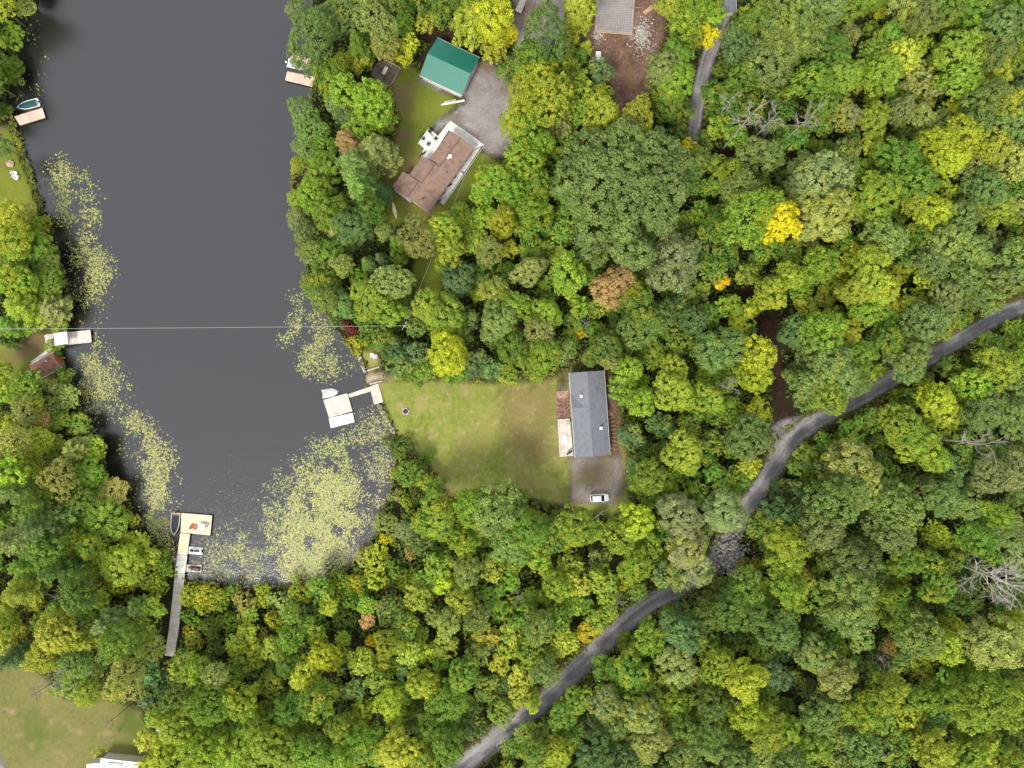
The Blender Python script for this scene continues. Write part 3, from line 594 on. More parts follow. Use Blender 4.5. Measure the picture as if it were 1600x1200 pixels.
# crowns as the photograph shows them: x y radius (pixels, at the canopy) kind colour
TREES = '''
1090 886 20 M P;1062 906 18 M P;1414 586 23 M O;1398 600 14 M L;1080 266 19 M O;1082 292 15 M D;1096 332 18 M G;1345 612 14 M O
-14 -12 24 M G;-18 30 22 M D;-16 70 24 M G;-14 105 22 F G;-16 140 22 M D;22 -12 20 F G
10 20 20 F Y;20 60 22 F G;12 105 22 C G;15 145 20 F D;45 12 16 F T;8 232 18 F K;20 340 28 F Y;46 334 17 F T;25 375 30 M Y;60 386 27 M G;4 402 18 M L;72 405 25 M D;84 352 12 S Y
30 440 33 M L;80 442 27 F G;34 480 32 N Y;80 482 30 N T;18 508 26 N G;118 482 16 S D;100 412 15 F T;122 442 10 S K;8 532 14 C D;104 552 12 S L;6 580 18 M L;52 600 20 M L;98 592 15 S G;14 612 18 M L
45 616 22 F G;86 606 16 N T;50 642 25 F T;74 652 13 F W;15 667 20 M Y;97 657 17 F G;30 692 26 F T;62 690 26 F Y;92 690 13 M L;116 702 24 N T;150 698 19 M L;161 716 13 M Y;20 732 29 M L;52 726 22 M L
98 746 28 F T;140 742 26 M G;22 767 30 N O;60 782 30 N G;176 768 27 F T;132 778 22 M G;96 802 32 N O;58 822 30 N O;166 812 36 M G;202 815 15 S Y;18 842 34 N T;80 856 28 M D;116 846 24 F G;150 852 24 F G
192 882 34 M L;165 868 15 M U;226 884 21 S Y;256 886 18 S G;40 884 28 N G;88 892 24 N D;180 898 9 S W;30 922 28 N Y;58 940 14 M Y;130 922 29 M D;182 915 24 S U;216 905 16 S T;243 915 18 S Y;14 972 22 M L
34 986 16 M U;100 985 29 M Y;140 1000 26 N Y;165 976 26 N P;192 1000 32 M G;214 952 18 N O;74 1020 27 F Y;120 1035 27 F O;145 1078 22 F Y;202 1056 28 F T;240 1012 22 F T;252 1068 24 S K;12 1032 20 N K
162 1164 11 B Y;232 1152 17 M Y;262 1168 24 M Y;238 1196 18 M U;282 1130 26 M L;300 930 17 S Y;330 930 18 S Y;318 948 13 S U;358 932 17 S G;385 938 18 S T;296 965 17 S G;330 975 20 S D;362 968 20 S G;300 1000 20 S Y
336 1010 20 S D;372 1005 17 M Y;310 1042 22 M L;344 1050 20 F T;390 985 16 M U;330 1096 36 F G;380 1090 28 M L;285 1080 26 F D;312 1165 32 M L;365 1168 32 M L;400 1130 26 M G
428 968 17 S U;412 1000 13 S Y;410 930 15 S Y;440 935 17 S T;470 930 20 S Y;515 945 15 M U;555 914 15 S U;585 905 16 S D;530 910 18 S G;500 960 20 S D;540 970 22 S D;460 990 20 F G;425 1065 20 M L;510 1022 22 M U;482 1048 24 M Y;500 1086 30 M G
455 1030 22 M D;575 968 13 M W;580 998 9 S A;608 1002 22 F L;640 1016 20 M Y;666 1016 17 M U;695 1006 21 M L;566 1030 21 M Y;592 1036 17 M Y;640 1046 19 M O;662 1066 24 M Y;624 1080 21 M L;570 1104 17 M U;610 1096 24 M Y;558 1075 17 M O
702 1090 32 M G;745 1020 19 M T;780 1036 17 M U;690 912 15 M U;656 932 21 M Y;722 935 22 M Y;746 962 23 F O;772 930 21 M G;702 970 22 F T;760 990 20 M Y;740 985 16 M G;610 950 22 M D;635 975 20 M G;535 1135 24 M G;455 1100 24 M D
422 1150 28 M L;452 1172 28 M L;492 1168 30 M G;530 1182 28 M L;572 1150 25 M G;622 1165 28 M Y;660 1182 25 M L;700 1160 26 M G;730 1130 20 M D;670 1130 24 M D;725 1050 24 M G;760 1070 22 M D
602 706 14 S G;640 702 22 S D;668 726 18 S G;618 738 9 S U;664 752 13 M L;606 772 11 S T;634 784 13 S Y;656 772 16 S D;690 765 16 M G;682 805 31 M L;726 842 25 M L;634 828 15 F P;602 812 22 S T;607 841 9 S A;590 880 30 S Y;620 886 18 S G;642 864 12 S W
686 880 22 M L;738 790 28 M L;775 795 42 M O;795 850 26 M O;655 840 22 M D;665 905 18 M G;730 890 24 M O;770 885 22 M Y;700 905 14 M Y;555 935 17 S G;570 870 14 S T;635 905 15 S L
828 770 27 M G;822 826 34 M G;862 842 21 M D;900 818 29 M L;888 848 15 M U;980 795 29 M U;962 836 28 M L;936 872 17 M T;842 872 19 M Y;890 880 19 M Y;1010 745 29 M L;1065 705 30 M Y;984 680 21 M K;1030 664 21 M K;1000 628 23 M L;1050 612 29 M Y
1104 622 23 M L;1180 640 19 M U;1165 682 34 M O;1168 726 18 M U;1112 690 17 M G;1078 655 20 M G;1140 640 20 M L;1060 802 34 M P;1130 800 34 M P;1072 852 33 M P;1010 850 22 M L;990 880 26 M L;1040 895 22 M O;1090 890 22 M P;1085 770 20 M G;1120 745 22 M G;1030 705 18 M D
985 728 18 M K;965 655 13 S G;975 610 22 M L;970 760 15 M G;940 905 22 M L;1185 820 22 M G;1170 880 16 S Y;1200 845 20 M D;1215 800 26 M K
490 66 44 F O;470 22 18 F O;530 28 38 F O;560 66 24 C G;590 38 30 F T;604 72 25 F T;635 18 15 M L;640 72 15 M V;634 95 12 M V;588 82 11 M L;612 8 19 F O;562 98 19 M Y;520 132 27 M L;545 152 30 M L;586 164 36 M L;560 198 25 M L;602 190 20 M L
530 168 18 F P;546 186 17 F K;476 182 25 F O;490 208 25 F O;545 220 28 N W;586 234 34 N T;552 258 33 N O;470 262 13 F Y;506 276 32 M L;480 234 22 F O;560 288 25 N O;590 296 20 C K;512 235 18 F G;700 14 29 M G;660 8 19 M D;738 18 32 M L;768 34 34 M V;736 44 31 M Y;790 58 19 M A;772 76 22 M Y;668 35 18 M Y
850 58 42 F O;830 102 28 M G;872 108 25 M L;905 12 26 M Y;906 40 17 M U;915 78 11 M Y;936 114 19 M K;842 124 24 M U;822 150 34 M Y;862 160 38 M Y;906 150 22 M L;942 156 19 M U;940 184 27 M Y;812 185 32 M Y;832 216 32 M L;800 192 11 M A;872 196 22 M T;905 222 10 S W;818 252 33 M L;856 242 22 M G;885 215 18 M G
975 295 104 H H;990 198 36 F Y;1072 236 16 M A;1050 8 23 M Y;1085 14 25 M L;1066 40 24 M L;1074 62 22 M L;1112 26 17 M L;1104 68 19 M A;1055 90 23 M G;1036 116 28 M O;1050 134 32 M L;1040 162 27 M G;1062 176 22 M D;1146 76 25 F K;1172 40 28 M G;1160 122 25 M G;1130 55 11 M Y
1225 28 48 M O;1205 92 44 M O;1242 62 40 M O;1290 18 26 M O;1290 90 34 M D;1262 132 29 M G;1312 122 29 M G;1140 152 20 M G;1150 215 18 M L;1240 218 20 M D;1215 152 18 M D;1280 170 24 M G
1324 56 18 M T;1310 78 17 M T;1372 20 12 M U;1332 8 27 M G;1410 8 25 M T;1440 30 27 M O;1470 18 29 M G;1425 40 22 M T;1386 66 23 M G;1430 70 20 M Y;1364 86 23 M G;1495 88 38 M L;1400 96 27 M Y;1368 120 29 M L;1430 125 22 M T;1456 136 20 M T;1492 130 27 M L;1552 120 23 M Y;1520 24 33 M G
1555 50 31 M O;1586 18 29 M G;1580 72 27 M G;1545 80 29 M O;1592 150 25 F K;1360 155 13 M U;1315 185 24 F P;1360 190 25 M Y;1404 176 21 F P;1436 186 21 F T;1490 170 19 M U;1535 162 34 M O;1562 172 27 M Y;1566 202 29 M O;1530 196 25 M O;1454 226 25 M U;1490 222 31 M U;1478 250 24 M U;1540 236 27 M Y
1580 216 25 M O;1576 258 29 M T;1310 258 32 M O;1340 268 18 M L;1275 288 44 M P;1286 342 40 M T;1250 262 22 F O;1365 310 38 M L;1400 250 33 M G;1422 290 29 M G;1430 322 25 M Y;1452 336 26 M U;1470 300 20 M Y;1336 330 19 M O;1376 372 31 M O;1320 380 17 M G;1330 402 21 M U;1356 422 33 M Y;1394 430 18 M U
1442 430 22 M U;1490 346 35 M O;1530 300 29 M O;1512 262 25 M T;1546 330 27 M Y;1582 336 22 M T;1430 372 23 M G;1470 382 31 M O;1450 410 27 M O;1512 396 27 M O;1500 430 29 M O;1582 406 31 M O;1560 440 29 M O;1595 362 23 M G;1420 410 20 M G
1090 252 20 M D;1120 262 18 M L;1184 246 32 M O;1140 278 25 F L;1152 298 27 F O;1165 345 44 F L;1130 340 22 M G;1140 310 20 M D;1212 350 27 M A;1204 308 17 M Y;1195 392 22 M G;1230 396 20 M G;1108 362 20 F G;1130 385 20 M D;1050 414 44 M P;1086 378 22 M O;1165 430 17 M L;1126 440 13 M A;1112 420 22 M G
1275 416 28 M L;1295 442 17 M U;1316 452 20 M Y;1225 435 24 M Y;1200 460 26 M Y;1175 480 14 M U;1250 455 18 M L;1255 480 18 M Y;1340 455 28 M Y;1370 455 25 M Y;1385 470 18 M U;1400 490 14 M U;1345 490 23 M L;1280 520 31 M L;1300 500 20 M L;1240 520 24 M K;1320 520 24 M Y;1260 560 22 M O
1290 560 38 M O;1340 555 25 M G;1300 590 31 M O;1258 600 25 M O;1290 620 26 M L;1330 595 23 M O;1380 530 24 M G;1420 560 28 M O;1440 505 31 M O;1475 490 20 M O;1428 512 11 M U;1370 525 13 M W;1360 580 16 M L;1395 555 18 M K;1470 465 25 M O;1530 470 25 M O;1490 460 18 M G;1375 500 22 M G
885 430 31 M L;846 392 20 M G;985 400 13 F P;960 448 33 M W;942 464 17 M T;870 400 15 M Y;926 404 19 M Y;1000 482 33 M G;1030 490 23 M O;1000 512 33 F O;936 480 16 M L;904 480 17 M L;906 519 10 M A;896 502 16 M D;945 540 23 M D;1080 500 23 M K;1106 490 19 M G;1140 480 20 M L;1156 496 22 M U
1120 546 36 M O;980 576 23 M L;1050 575 23 M Y;1020 555 22 M G;1180 556 28 M U;1175 590 24 M U;950 566 15 F T;1105 585 20 M L;1060 535 22 M G;1085 455 22 M G;920 560 14 M D;970 545 18 M G;1140 575 16 M L
658 372 33 F T;692 360 25 M L;702 392 23 M Y;696 416 17 M L;736 350 19 M L;785 350 23 M U;796 390 15 M U;764 395 23 F T;745 380 20 M Y;822 355 21 M L;830 388 20 M G;716 440 25 M K;748 428 20 M G;792 430 19 M G;826 425 23 M T;672 480 27 M L;694 492 36 M L;725 500 22 M O;700 550 33 M V;772 460 23 M T;746 460 13 M U
802 480 25 M L;780 502 28 M O;852 490 23 M L;842 520 25 F T;800 545 27 M G;850 556 25 M L;880 550 20 M O;742 568 22 M K;768 575 18 M K;652 552 18 M K;665 578 17 M G;695 588 15 M G;860 450 20 M G;800 340 18 M G;760 340 18 M L;720 335 16 M L;760 275 16 M U;775 285 26 M L;755 305 20 M L;805 300 26 M L;840 290 24 M G;830 325 24 M L;800 320 20 M Y
466 315 14 F L;516 332 29 M L;490 310 25 M L;466 342 15 F P;480 366 18 F O;526 366 18 N T;555 352 32 M K;580 332 25 M G;545 378 18 M K;602 366 13 F T;575 310 18 M K;490 396 19 F O;515 405 31 M G;510 436 26 M G;540 418 17 F T;574 410 14 C O;594 402 12 C K;618 376 14 C G;614 440 32 M T;580 468 29 M L;606 486 26 M L
636 480 17 M O;536 474 24 M O;610 506 13 S G;630 502 11 S O;550 511 13 S R;560 532 13 S U;506 456 22 M G;512 472 20 F O;488 445 16 F G;600 530 17 M D;622 546 17 M K;628 570 22 M K;606 555 10 S D;580 532 17 S G;640 592 12 S G;575 500 18 M D;530 500 13 S O
1455 625 25 M U;1470 645 22 M Y;1440 608 18 M L;1405 662 34 M L;1442 700 34 M L;1415 700 24 M Y;1396 640 17 M G;1480 650 20 M U;1532 642 32 M O;1576 650 28 M O;1562 618 22 M G;1326 672 21 M G;1345 690 13 S Y;1330 726 38 M T;1346 762 28 M T;1300 778 42 M O;1282 816 38 M O;1396 790 42 M O;1386 826 36 M O
1466 776 28 M O;1500 788 25 M O;1546 742 32 F P;1582 735 28 F P;1548 806 25 M L;1455 832 20 M U;1482 846 17 M Y;1520 840 27 M G;1572 830 32 F P;1225 842 29 M Y;1222 872 27 M Y;1212 892 13 M L;1330 872 38 M O;1410 872 26 M G;1445 876 23 M G;1250 702 18 M G;1236 724 20 M D;1245 770 20 M K;1285 690 16 M G;1500 690 20 M D;1380 740 20 M D;1480 730 22 M K
1515 600 26 M L;1550 575 28 M Y;1590 560 28 M L;1585 600 25 M O;1490 615 22 M G;1540 545 24 M G;1580 520 20 M L;1480 575 20 M D;1445 575 15 M G
1232 922 28 M L;1252 905 20 M Y;1212 980 28 M O;1322 938 42 M O;1392 930 21 F L;1458 910 25 M G;1430 985 40 M O;1385 1006 13 M W;1470 1005 28 M Y;1400 965 24 M G;1545 1000 42 M T;1575 975 24 M U;1480 935 20 M D;1270 1020 28 M O;1302 1056 28 M T;1376 1076 30 M Y;1436 1086 25 M L;1416 1116 22 M U;1530 1092 48 M L
1588 1082 25 M Y;1278 1110 30 M O;1266 1160 28 M L;1340 1108 28 M L;1342 1160 27 M O;1452 1170 28 M Y;1420 1155 20 M G;1510 1172 25 M L;1534 1164 22 M Y;1216 1140 27 M L;1580 1150 22 M D;1575 1185 25 M G;1392 1170 22 M D;1206 1052 25 M K;1226 1186 28 M O;1500 930 24 M D;1590 960 20 M G;1290 960 22 M D;1245 1000 20 M K;1480 1060 24 M G;1185 1010 22 M D
870 914 23 M L;900 910 22 M Y;966 914 14 S U;842 976 25 M O;880 1000 21 M Y;916 984 17 M A;932 968 18 M L;950 954 15 M L;850 1046 23 M O;812 1056 20 M Y;832 1100 16 N Y;1012 995 29 M L;1060 982 28 M K;980 1042 28 M G;992 1066 24 M G;1055 1036 32 M T;1022 1056 22 M L;1120 1042 32 M L;1160 1056 28 M U;1102 962 28 M D
1150 952 34 M D;1162 920 32 M G;945 1092 25 F P;900 1092 23 M G;880 1114 24 M G;1000 1110 28 M T;1012 1150 28 M T;960 1122 24 M O;1052 1092 25 M L;1110 1088 27 M D;1112 1126 28 M D;1166 1112 29 M U;1192 1134 30 M Y;870 1172 23 M U;836 1172 23 M G;930 1172 32 M K;972 1176 25 M K;1062 1172 25 M O;1112 1172 27 N O;1152 1182 25 M O;1190 1182 22 M T;1065 1130 24 M D;820 960 22 M G;825 1010 22 M L;800 985 20 M Y;915 945 15 M G;1195 1080 20 M G
'''
# bare trees: x y of the crown in pixels, radius, which
DEAD = [(1140, 158, 22, 1), (1172, 185, 33, 2), (1208, 186, 30, 1), (1262, 188, 30, 2), (1140, 604, 22, 1), (1560, 906, 56, 3), (808, 932, 15, 0), (966, 938, 14, 0), (84, 1058, 26, 1), (768, 1008, 13, 0),
        (62, 1080, 18, 2), (172, 1128, 15, 1), (868, 815, 12, 0), (1176, 700, 20, 1), (1530, 695, 34, 2), (915, 505, 13, 0), (1375, 1030, 18, 2), (88, 928, 17, 1), (1082, 902, 18, 2), (1372, 1175, 14, 1), (1090, 32, 9, 0)]
occ = []
def place(kind, px, py, r, col, hscale=1.0):
    R0 = r * S * .93
    bucket = min(VAR[kind], key=lambda v: abs(math.log(v[0] / R0))); cand = [v for v in VAR[kind] if v[0] == bucket[0]]
    v = random.choice(cand); s = R0 / v[0]
    zt = {'S': 1.0, 'X': .95}.get(kind, .72) * v[1] * s * hscale
    x, y, f = rooted(px, py, zt * .95 if kind != 'S' else v[1] * s * .6)
    return v, s, x, y, hscale * f
KINDNAME = {'M': 'broadleaf_tree', 'H': 'broadleaf_tree', 'F': 'poplar_tree', 'B': 'birch_tree', 'N': 'pine_tree', 'C': 'cedar_tree', 'S': 'shrub', 'X': 'dead_tree'}
CAT = {'S': 'shrub', 'X': 'dead tree'}
GROUPN = {'M': 'broadleaf trees of the forest', 'H': 'broadleaf trees of the forest', 'F': 'fine-leaved trees', 'B': 'birches', 'N': 'feathery pines', 'C': 'cedars by the lake', 'S': 'shrubs along the shore', 'X': 'bare dead trees'}
KNOUN = {'M': 'leafy tree', 'H': 'spreading tree', 'F': 'fine-leaved tree', 'B': 'thin birch', 'N': 'feathery pine', 'C': 'narrow cedar', 'S': 'shrub', 'X': 'bare dead tree'}
CNAME = {'G': 'mid green', 'D': 'dark green', 'K': 'blue-green', 'O': 'olive green', 'L': 'lime green', 'Y': 'yellow-green', 'U': 'bright lime-yellow', 'V': 'bright yellow', 'A': 'golden', 'T': 'tan-tinged', 'P': 'pale grey-green', 'W': 'rusty orange', 'R': 'red', 'H': 'olive green', '-': 'grey'}
SOLID = [[P(*q)[:2] for q in poly] for poly in (ribbon(ROAD, 34), ribbon(LANE[:35], 28), [(884, 578), (956, 574), (958, 716), (868, 718)], [(605, 265), (705, 185), (760, 228), (690, 330), (640, 330)],
         [(652, 118), (684, 52), (752, 90), (724, 152)], [(925, -60), (1000, -60), (995, 60), (925, 55)], [(580, 116), (602, 90), (628, 106), (610, 136)], [(255, 1030), (268, 890), (292, 890), (286, 1030)], [(130, 1180), (222, 1180), (222, 1260), (130, 1260)], LAWN, LITTER)]
SOLID.append(shore_m)
def rooted(px, py, zt):
    """the crown is seen at px, py: lower it, or move it outwards, until the foot of its trunk stands on open soil"""
    for f in (1, .9, .8, .7, .6, .5, .42):
        x, y, _ = P(px, py, zt * f)
        if not any(inside(np.array([x]), np.array([y]), s_)[0] for s_ in SOLID): return x, y, f
    for f in (.8, .6, .45):
        for step in (1.5, 3, 4.5, 6, 8):
            for an in np.arange(0, 6.28, .524):
                x, y, _ = P(px, py, zt * f); x += step * cos(an); y += step * sin(an)
                if not any(inside(np.array([x]), np.array([y]), s_)[0] for s_ in SOLID): return x, y, f
    return (*P(px, py, zt * .5)[:2], .5)
ALLT = []
for ent in TREES.replace('\n', ';').split(';'):
    q = ent.split()
    if len(q) == 5: ALLT.append((float(q[0]), float(q[1]), float(q[2]), q[3], q[4], 1.0))
# clearings where nothing tall grows (pixel outlines) and lower trees filling the canopy between the listed crowns
OPEN = [SHORE, LAWN, LAWN_LUSH, LAWN_SW, LAWN_W, LAWN_W2, DIRT_TOP, LITTER, ribbon(ROAD, 36), ribbon(LANE[:35], 24), HILL_STRIP,
        [(745, 80), (770, 90), (812, 150), (820, 240), (755, 245), (680, 185)], [(790, -60), (900, -60), (895, 50), (810, 90)], [(1110, 842), (1170, 835), (1172, 885), (1140, 905), (1105, 895)],
        [(268, 870), (330, 800), (296, 890), (280, 1028), (257, 1028)], [(640, 30), (750, 60), (740, 100), (690, 58)], [(682, 52), (752, 88), (724, 152), (650, 122)], [(580, 95), (603, 90), (628, 106), (612, 136), (590, 136)], [(498, 600), (580, 590), (605, 635), (520, 675)]]
NOWEED = [[(745, 84), (812, 150), (800, 200), (820, 240), (800, 258), (755, 245), (700, 205), (665, 222), (680, 185), (722, 158), (690, 150), (650, 132), (652, 110)], [(565, 575), (600, 570), (604, 632), (580, 640)], [(500, 610), (556, 608), (558, 672), (512, 675)], [(270, 795), (335, 800), (330, 900), (270, 900)], [(645, 190), (705, 185), (760, 228), (690, 325), (610, 300)], [(884, 706), (975, 706), (975, 790), (884, 785)]]
def isopen(x, y, pad=0):
    x = np.atleast_1d(x); y = np.atleast_1d(y); o = np.zeros(len(x), bool)
    for p in OPEN:
        o |= inside(x, y, p)
        if pad: o |= dist_poly(x, y, p) < pad
    return o
cx = np.array([t[0] for t in ALLT]); cy = np.array([t[1] for t in ALLT]); cr = np.array([t[2] for t in ALLT])
NB = []                                 # individuals: every crown listed above; the rest only closes the canopy between them
lx = rng.uniform(-100, 1700, 10500); ly = rng.uniform(-100, 1300, 10500); lr = rng.uniform(12, 22, 10500); good = ~isopen(lx, ly, 5); lx, ly, lr = lx[good], ly[good], lr[good]
for x, y, r in zip(lx, ly, lr):
    if np.any(np.hypot(cx - x, cy - y) < cr * .66 + r * .66): continue
    if NB:
        ex = np.array(NB, dtype=object)
        if np.any(np.hypot(ex[:, 0].astype(float) - x, ex[:, 1].astype(float) - y) < ex[:, 2].astype(float) * .7 + r * .7): continue
    i = int(np.argmin(np.hypot(cx - x, cy - y))); base = ALLT[i]
    c = {'U': 'Y', 'A': 'L', 'W': 'O', 'R': 'G', 'P': 'O'}.get(base[4], base[4]); c = random.choice([c, c, 'G', 'D' if x > 900 else 'L'])
    NB.append((x, y, r, base[3], c))
mm = sorted([t for t in ALLT if t[3] in 'MH'], key=lambda t: -t[2])
for t in mm[300:]: ALLT.remove(t); NB.append(t[:5])
print('trees', len(ALLT), 'filled', len(NB))
# landmarks that labels refer to (pixels)
LM = [(500, 635, 'the L-shaped dock'), (300, 820, 'the T-shaped new dock'), (106, 528, 'the white dock canopy'), (40, 180, 'the green-covered boat'), (466, 112, 'the open white boat'),
      (270, 960, 'the long boardwalk'), (70, 572, 'the rusty-red shed'), (603, 112, 'the picnic deck'), (702, 102, 'the green-roofed garage'), (680, 270, 'the brown-roofed house'), (920, 645, 'the grey-roofed house'),
      (936, 777, 'the white car'), (960, 25, 'the concrete slab'), (975, 295, 'the huge olive spreading tree'), (1212, 350, 'the golden tree'), (1556, 906, 'the big white bare tree'), (1140, 865, 'the rubble pile'),
      (1240, 680, 'the road junction'), (1500, 535, 'the right road end'), (720, 1190, 'the bottom road end'), (916, 985, 'the golden roadside tree'), (960, 448, 'the rusty orange tree'),
      (700, 550, 'the bright yellow lawn-side tree'), (640, 515, 'the utility pole'), (550, 511, 'the red shrub'), (1104, 68, 'the golden lane-side tree'), (1215, 185, 'the row of bare trees'),
      (1470, 235, 'the bright yellow-green tree clump'), (1600, 0, 'the top right corner'), (1600, 1200, 'the bottom right corner'), (1600, 330, 'the mid right edge'), (180, 1195, 'the white-roofed mobile home'), (0, 800, 'the lower left edge'),
      (1395, 790, 'the broad olive crown pair'), (600, 840, 'the lily-pad bay'), (450, 1200, 'the bottom-left edge'), (1330, 0, 'the top-right edge'), (800, 860, 'the lawn hedge'), (1080, 620, 'the woods behind the grey-roofed house'), (1250, 1200, 'the bottom-right edge')]
LM = [l for l in LM if l[2] not in ('the broad olive crown pair', 'the lawn hedge', 'the woods behind the grey-roofed house', 'the bright yellow-green tree clump')]
OWN = {(550, 511): 'small red shrub at the water edge below the leafy bank', (975, 295): 'huge olive green spreading tree, by far the widest crown', (1212, 350): 'golden tree in the middle of the right-hand forest',
       (916, 984): 'golden tree overhanging the gravel road', (960, 448): 'rusty orange tree with thin crown in the middle of the forest', (700, 550): 'bright yellow tree above the top edge of the lawn',
       (1104, 68): 'golden yellow tree beside the narrow gravel lane', (1072, 236): 'small golden tree tucked against the huge olive spreading tree'}
ORD = ['', ', second nearest', ', third nearest', ', fourth nearest', ', fifth nearest', ', sixth nearest', ', seventh nearest', ', eighth nearest', ', ninth nearest', ', tenth nearest']
def side(dx, dy):
    a = math.degrees(math.atan2(-dy, dx)) % 360
    return ['right of', 'up-right of', 'above', 'up-left of', 'left of', 'down-left of', 'below', 'down-right of'][int((a + 22.5) // 45) % 8]
def size(r, kind):
    if kind == 'S': return 'low' if r < 14 else 'spreading' if r >= 19 else 'rounded'
    return 'small' if r < 18 else 'large' if r >= 32 else 'mid-sized'
def make_labels(items):
    """items: (px, py, r, kind, colour) -> one label each, ranked by distance where size, colour and side agree"""
    keyed = {}
    for i, (x, y, r, k, c) in enumerate(items):
        d, l = min((math.hypot(x - l[0], y - l[1]), l) for l in LM if math.hypot(x - l[0], y - l[1]) > 6)
        keyed.setdefault((size(r, k), CNAME[c], KNOUN[k], side(x - l[0], y - l[1]), l[2]), []).append((d, i))
    out = [None] * len(items)
    for (s, c, n, sd_, l), lst in keyed.items():
        for rank, (d, i) in enumerate(sorted(lst)):
            if k_own := OWN.get((items[i][0], items[i][1])): out[i] = k_own
            else: out[i] = f'{s} {c} {n} {sd_} {l}' + (', nearest to it' if rank == 0 and len(lst) > 1 else ORD[rank] if rank < 10 else f', number {rank + 1} by distance')
    return out
items = [t[:5] for t in ALLT] + [(x, y, r, 'X', '-') for x, y, r, _ in DEAD]
labels = make_labels(items)
def build_tree(v, kind, x, y, s, hs, col, label):
    px_, py_ = x / S + 800, 600 - y / S
    o = empty(KINDNAME[kind], (x, y, G - .05), random.uniform(0, 6.28), label, CAT.get(kind, 'tree'), GROUPN[kind])
    an_ = random.uniform(.86, 1.16); o.scale = (s * an_, s / an_, s * hs)
    if v[2]: link(v[2].name.split('.')[0], v[2], o)
    c = link(v[3].name.split('.')[0], v[3], o)
    j = rng.normal(size=3) * .05; b = COLR.get(col, (.4, .37, .33)); f = 1 + rng.normal() * .10
    au = {'A': 0, 'V': 0, 'U': .25, 'R': 0, 'K': .1, 'D': .15, 'O': random.choice([0, .1, .3])}.get(col, random.choice([.05, .2, .4, .7]))
    if kind == 'H': au = 0
    if kind in 'NC': au *= .3
    wm_ = 1.0 if kind in 'NC' else 1.14 if (px_ < 700 and (py_ > 860 or px_ < 260)) else 1.0; b = (b[0] * wm_ * (1.06 if wm_ > 1 else 1), b[1] * wm_, b[2])
    c.color = (max(.005, b[0] * f * (1 + j[0])), max(.005, b[1] * f * (1 + j[1])), max(.003, b[2] * f * (1 + j[2])), au)
    return o
for (px, py, r, k, c, hs), lab in zip(ALLT, labels):
    near = dist_poly(np.array([px]), np.array([py]), SHORE)[0]
    h = hs * random.uniform(.88, 1.12) * (0.44 if near < 45 and px < 300 and py > 300 and k != 'S' else 0.7 if near < 100 and px < 300 and k != 'S' else 0.8 if near < 60 and k != 'S' else 1.0) * (1.45 if c == 'A' and k == 'M' else 1.15 if c in 'UV' and k == 'M' and px > 660 else 1.0)
    v, s, x, y, h = place(k, px, py, r, c, h); build_tree(v, k, x, y, s, h, c, lab)
for (px, py, r, w), lab in zip(DEAD, labels[len(ALLT):]):
    v = VAR['X'][w]; s = r * S * .93 / v[0]; z = G + v[1] * s * .75 * 1.1
    hs = 1.6 if w < 3 else 1.35
    x, y, f = rooted(px, py, v[1] * s * .75 * hs); hs *= f; o = build_tree(v, 'X', x, y, s, hs, '-', lab)

# smaller crowns that close the canopy between the trees above: too many to tell apart -> one object
LITE = []
for _ in range(5):
    R = 2.6; Ht = 11.0; B = blobs_M(R, Ht, 5); fl = florets(B, .72); Vs, Fs, As, k = [], [], [], 0
    for q, dd in fl:
        m = 9; d = unit(m); up = dd * .7 + np.array([0, 0, .6]); up /= np.linalg.norm(up); ss = (d @ up) < -.2; d[ss] = -d[ss]
        C = q + d * .72 * rng.uniform(.45, 1.0, (m, 1)); N = d * .55 + up * .6 + rng.normal(size=(m, 3)) * .33; N /= np.linalg.norm(N, axis=1, keepdims=True)
        v, f = quads(C, N, .62); Vs.append(v); Fs.append(f + k); k += len(v); As.append(np.clip(rng.random() * .6 + rng.random(m) * .3, 0, 1))
    LITE.append((np.concatenate(Vs), np.concatenate(Fs), np.concatenate(As)))
V, Fc, A, CC, cnt = [], [], [], [], 0
for (px, py, r, k, c) in NB:
    R0 = r * S * .95; s = R0 / 2.6; v, f, a = random.choice(LITE); hs = random.uniform(.5, .75) if r < 30 else .8
    x, y, f_ = rooted(px, py, 11.0 * s * hs * .7); hs *= f_; an = random.uniform(0, 6.28); q = v * np.array([s, s, min(s, 1.5) * hs])
    V.append(np.stack([q[:, 0] * cos(an) - q[:, 1] * sin(an) + x, q[:, 0] * sin(an) + q[:, 1] * cos(an) + y, q[:, 2] + G], 1)); Fc.append(f + cnt); cnt += len(v); A.append(a)
    b = np.array(COLR[c]) * (1.12 if (px < 700 and (py > 860 or px < 260)) else 1.0) * (1 + rng.normal() * .12) * (1 + rng.normal(size=3) * .06); CC.append(np.repeat([[*np.clip(b, .003, 1), 1]], len(f), 0))
lm = np_mesh('canopy_infill', np.concatenate(V), np.concatenate(Fc), leaf_mat(True), np.concatenate(A))
at = lm.attributes.new('tint', 'FLOAT_COLOR', 'FACE'); at.data.foreach_set('color', np.concatenate(CC).astype(np.float32).ravel())
tag(link('forest_canopy', lm), 'smaller leafy crowns closing the forest canopy between the larger trees', 'forest', kind='stuff')

